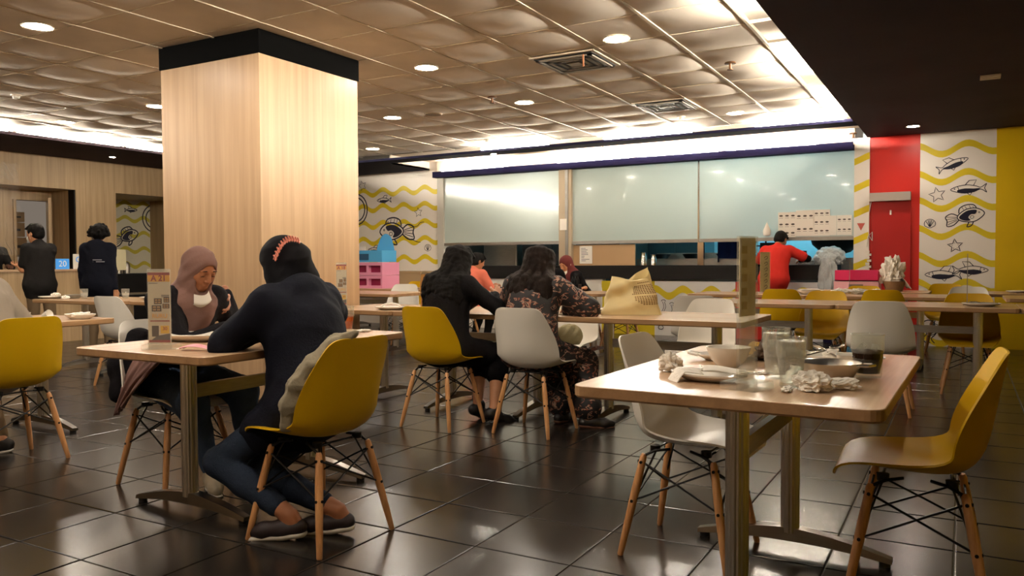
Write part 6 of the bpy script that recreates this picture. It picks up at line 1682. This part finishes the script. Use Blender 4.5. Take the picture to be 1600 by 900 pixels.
# 11. standing man in black T shirt
person('standing man in a black T-shirt with a face mask holding something, back half turned', -9.60, 5.55, 1.55, pz=.88, s=.98, wd=.84, sex='m', lean=.03, look=(.12, .35), skin=M_skin2,
    hands={'L': ((-9.90, 5.48, 1.10), (-.9, .1, .1), (0, 0, 1)), 'R': ((-9.92, 5.66, 1.08), (-.9, .0, .0), (0, 0, -1))}, elbows={'L': (.2, -.2, -1), 'R': (.3, .2, -1)},
    feet={'L': ((-9.66, 5.48, .085), (-.8, .6, 0)), 'R': ((-9.54, 5.64, .085), (-.8, .6, 0))}, knees={'L': (-1, 1, 0), 'R': (-1, 1, 0)},
    top='tshirt', top_m=M_char, sleeve='short', bottom_m=M_khaki, shoe_m=M_shoeb, head='hair', vox=.012, fseed=12, loose=1.0, mask=True)
# 12. standing boy in navy hoodie
pb, JB = person('standing young person with curly hair in a navy hoodie seen from behind', -9.08, 5.95, .62, pz=.88, s=.98, wd=.84, sex='m', lean=.02, look=(.0, .5), skin=M_skin2,
    hands={'L': ((-9.22, 5.84, .82), (-.1, .2, -1), (1, 0, 0)), 'R': ((-8.92, 6.06, .82), (.0, .1, -1), (-1, 0, 0))}, elbows={'L': (-.1, -.3, -1), 'R': (.1, -.3, -1)},
    feet={'L': ((-9.14, 5.90, .085), (-.5, .8, 0)), 'R': ((-8.98, 6.0, .085), (-.5, .8, 0))}, knees={'L': (-1, 1, 0), 'R': (-1, 1, 0)},
    top='hoodie', top_m=M_hood, bottom_m=M_khaki, shoe_m=M_shoeb, head='curly', vox=.012, fseed=13, loose=1.02, mask=True)
ho = [c_ for c_ in pb.children if c_.name.startswith('hoodie')][0]
for k, (w_, x_) in enumerate(((.10, .04), (.13, .055))):
    o_ = Vector((x_, -1.0, JB['nb'][2] - .17 - .022 * k)); ok, hit, nn, fi = ho.ray_cast(o_, Vector((0, 1, 0)))
    if ok: part('back_print', MB().box(-w_ / 2, w_ / 2, -.006, .004, -.005, .005), mat('grey print', '8a8a90', .6), pb, loc=hit)
# 13. cashier behind the curtain
person('cashier in dark clothes facing the camera behind the clear plastic curtain', -12.25, 6.35, -PI / 2 - .5, pz=.88, s=.98, sex='m', lean=.05, look=(.15, .1), skin=M_skin3,
    hands={'L': ((-11.86, 6.4, 1.1), (1, -.2, 0), (0, 0, -1)), 'R': ((-11.9, 6.15, 1.1), (1, -.2, 0), (0, 0, -1))},
    feet={'L': ((-12.25, 6.45, .085), (1, -.3, 0)), 'R': ((-12.25, 6.25, .085), (1, -.3, 0))}, knees={'L': (1, 0, 0), 'R': (1, 0, 0)},
    top='tshirt', top_m=M_char, bottom_m=M_blackc, shoe_m=M_shoeb, head='hair', vox=.014, fseed=14)

# jacket hung over the near edge of the front yellow chair's back
S = SDF()
S.chain([(-.215, -.05, .50), (-.213, -.065, .58), (-.20, -.10, .66), (-.165, -.15, .74), (-.115, -.205, .81), (-.05, -.245, .842)], [.030, .038, .038, .034, .030, .018], .02)
S.chain([(-.17, -.08, .52), (-.17, -.10, .62), (-.14, -.15, .72)], [.03, .035, .03], .03)
link('cloth', np_mesh('cloth', [S.mesh(.006, folds(.010, .05, 91, .8))], mat('grey beige cloth', '8f8672', .85, bump=.3, bscale=50)), JACKET)
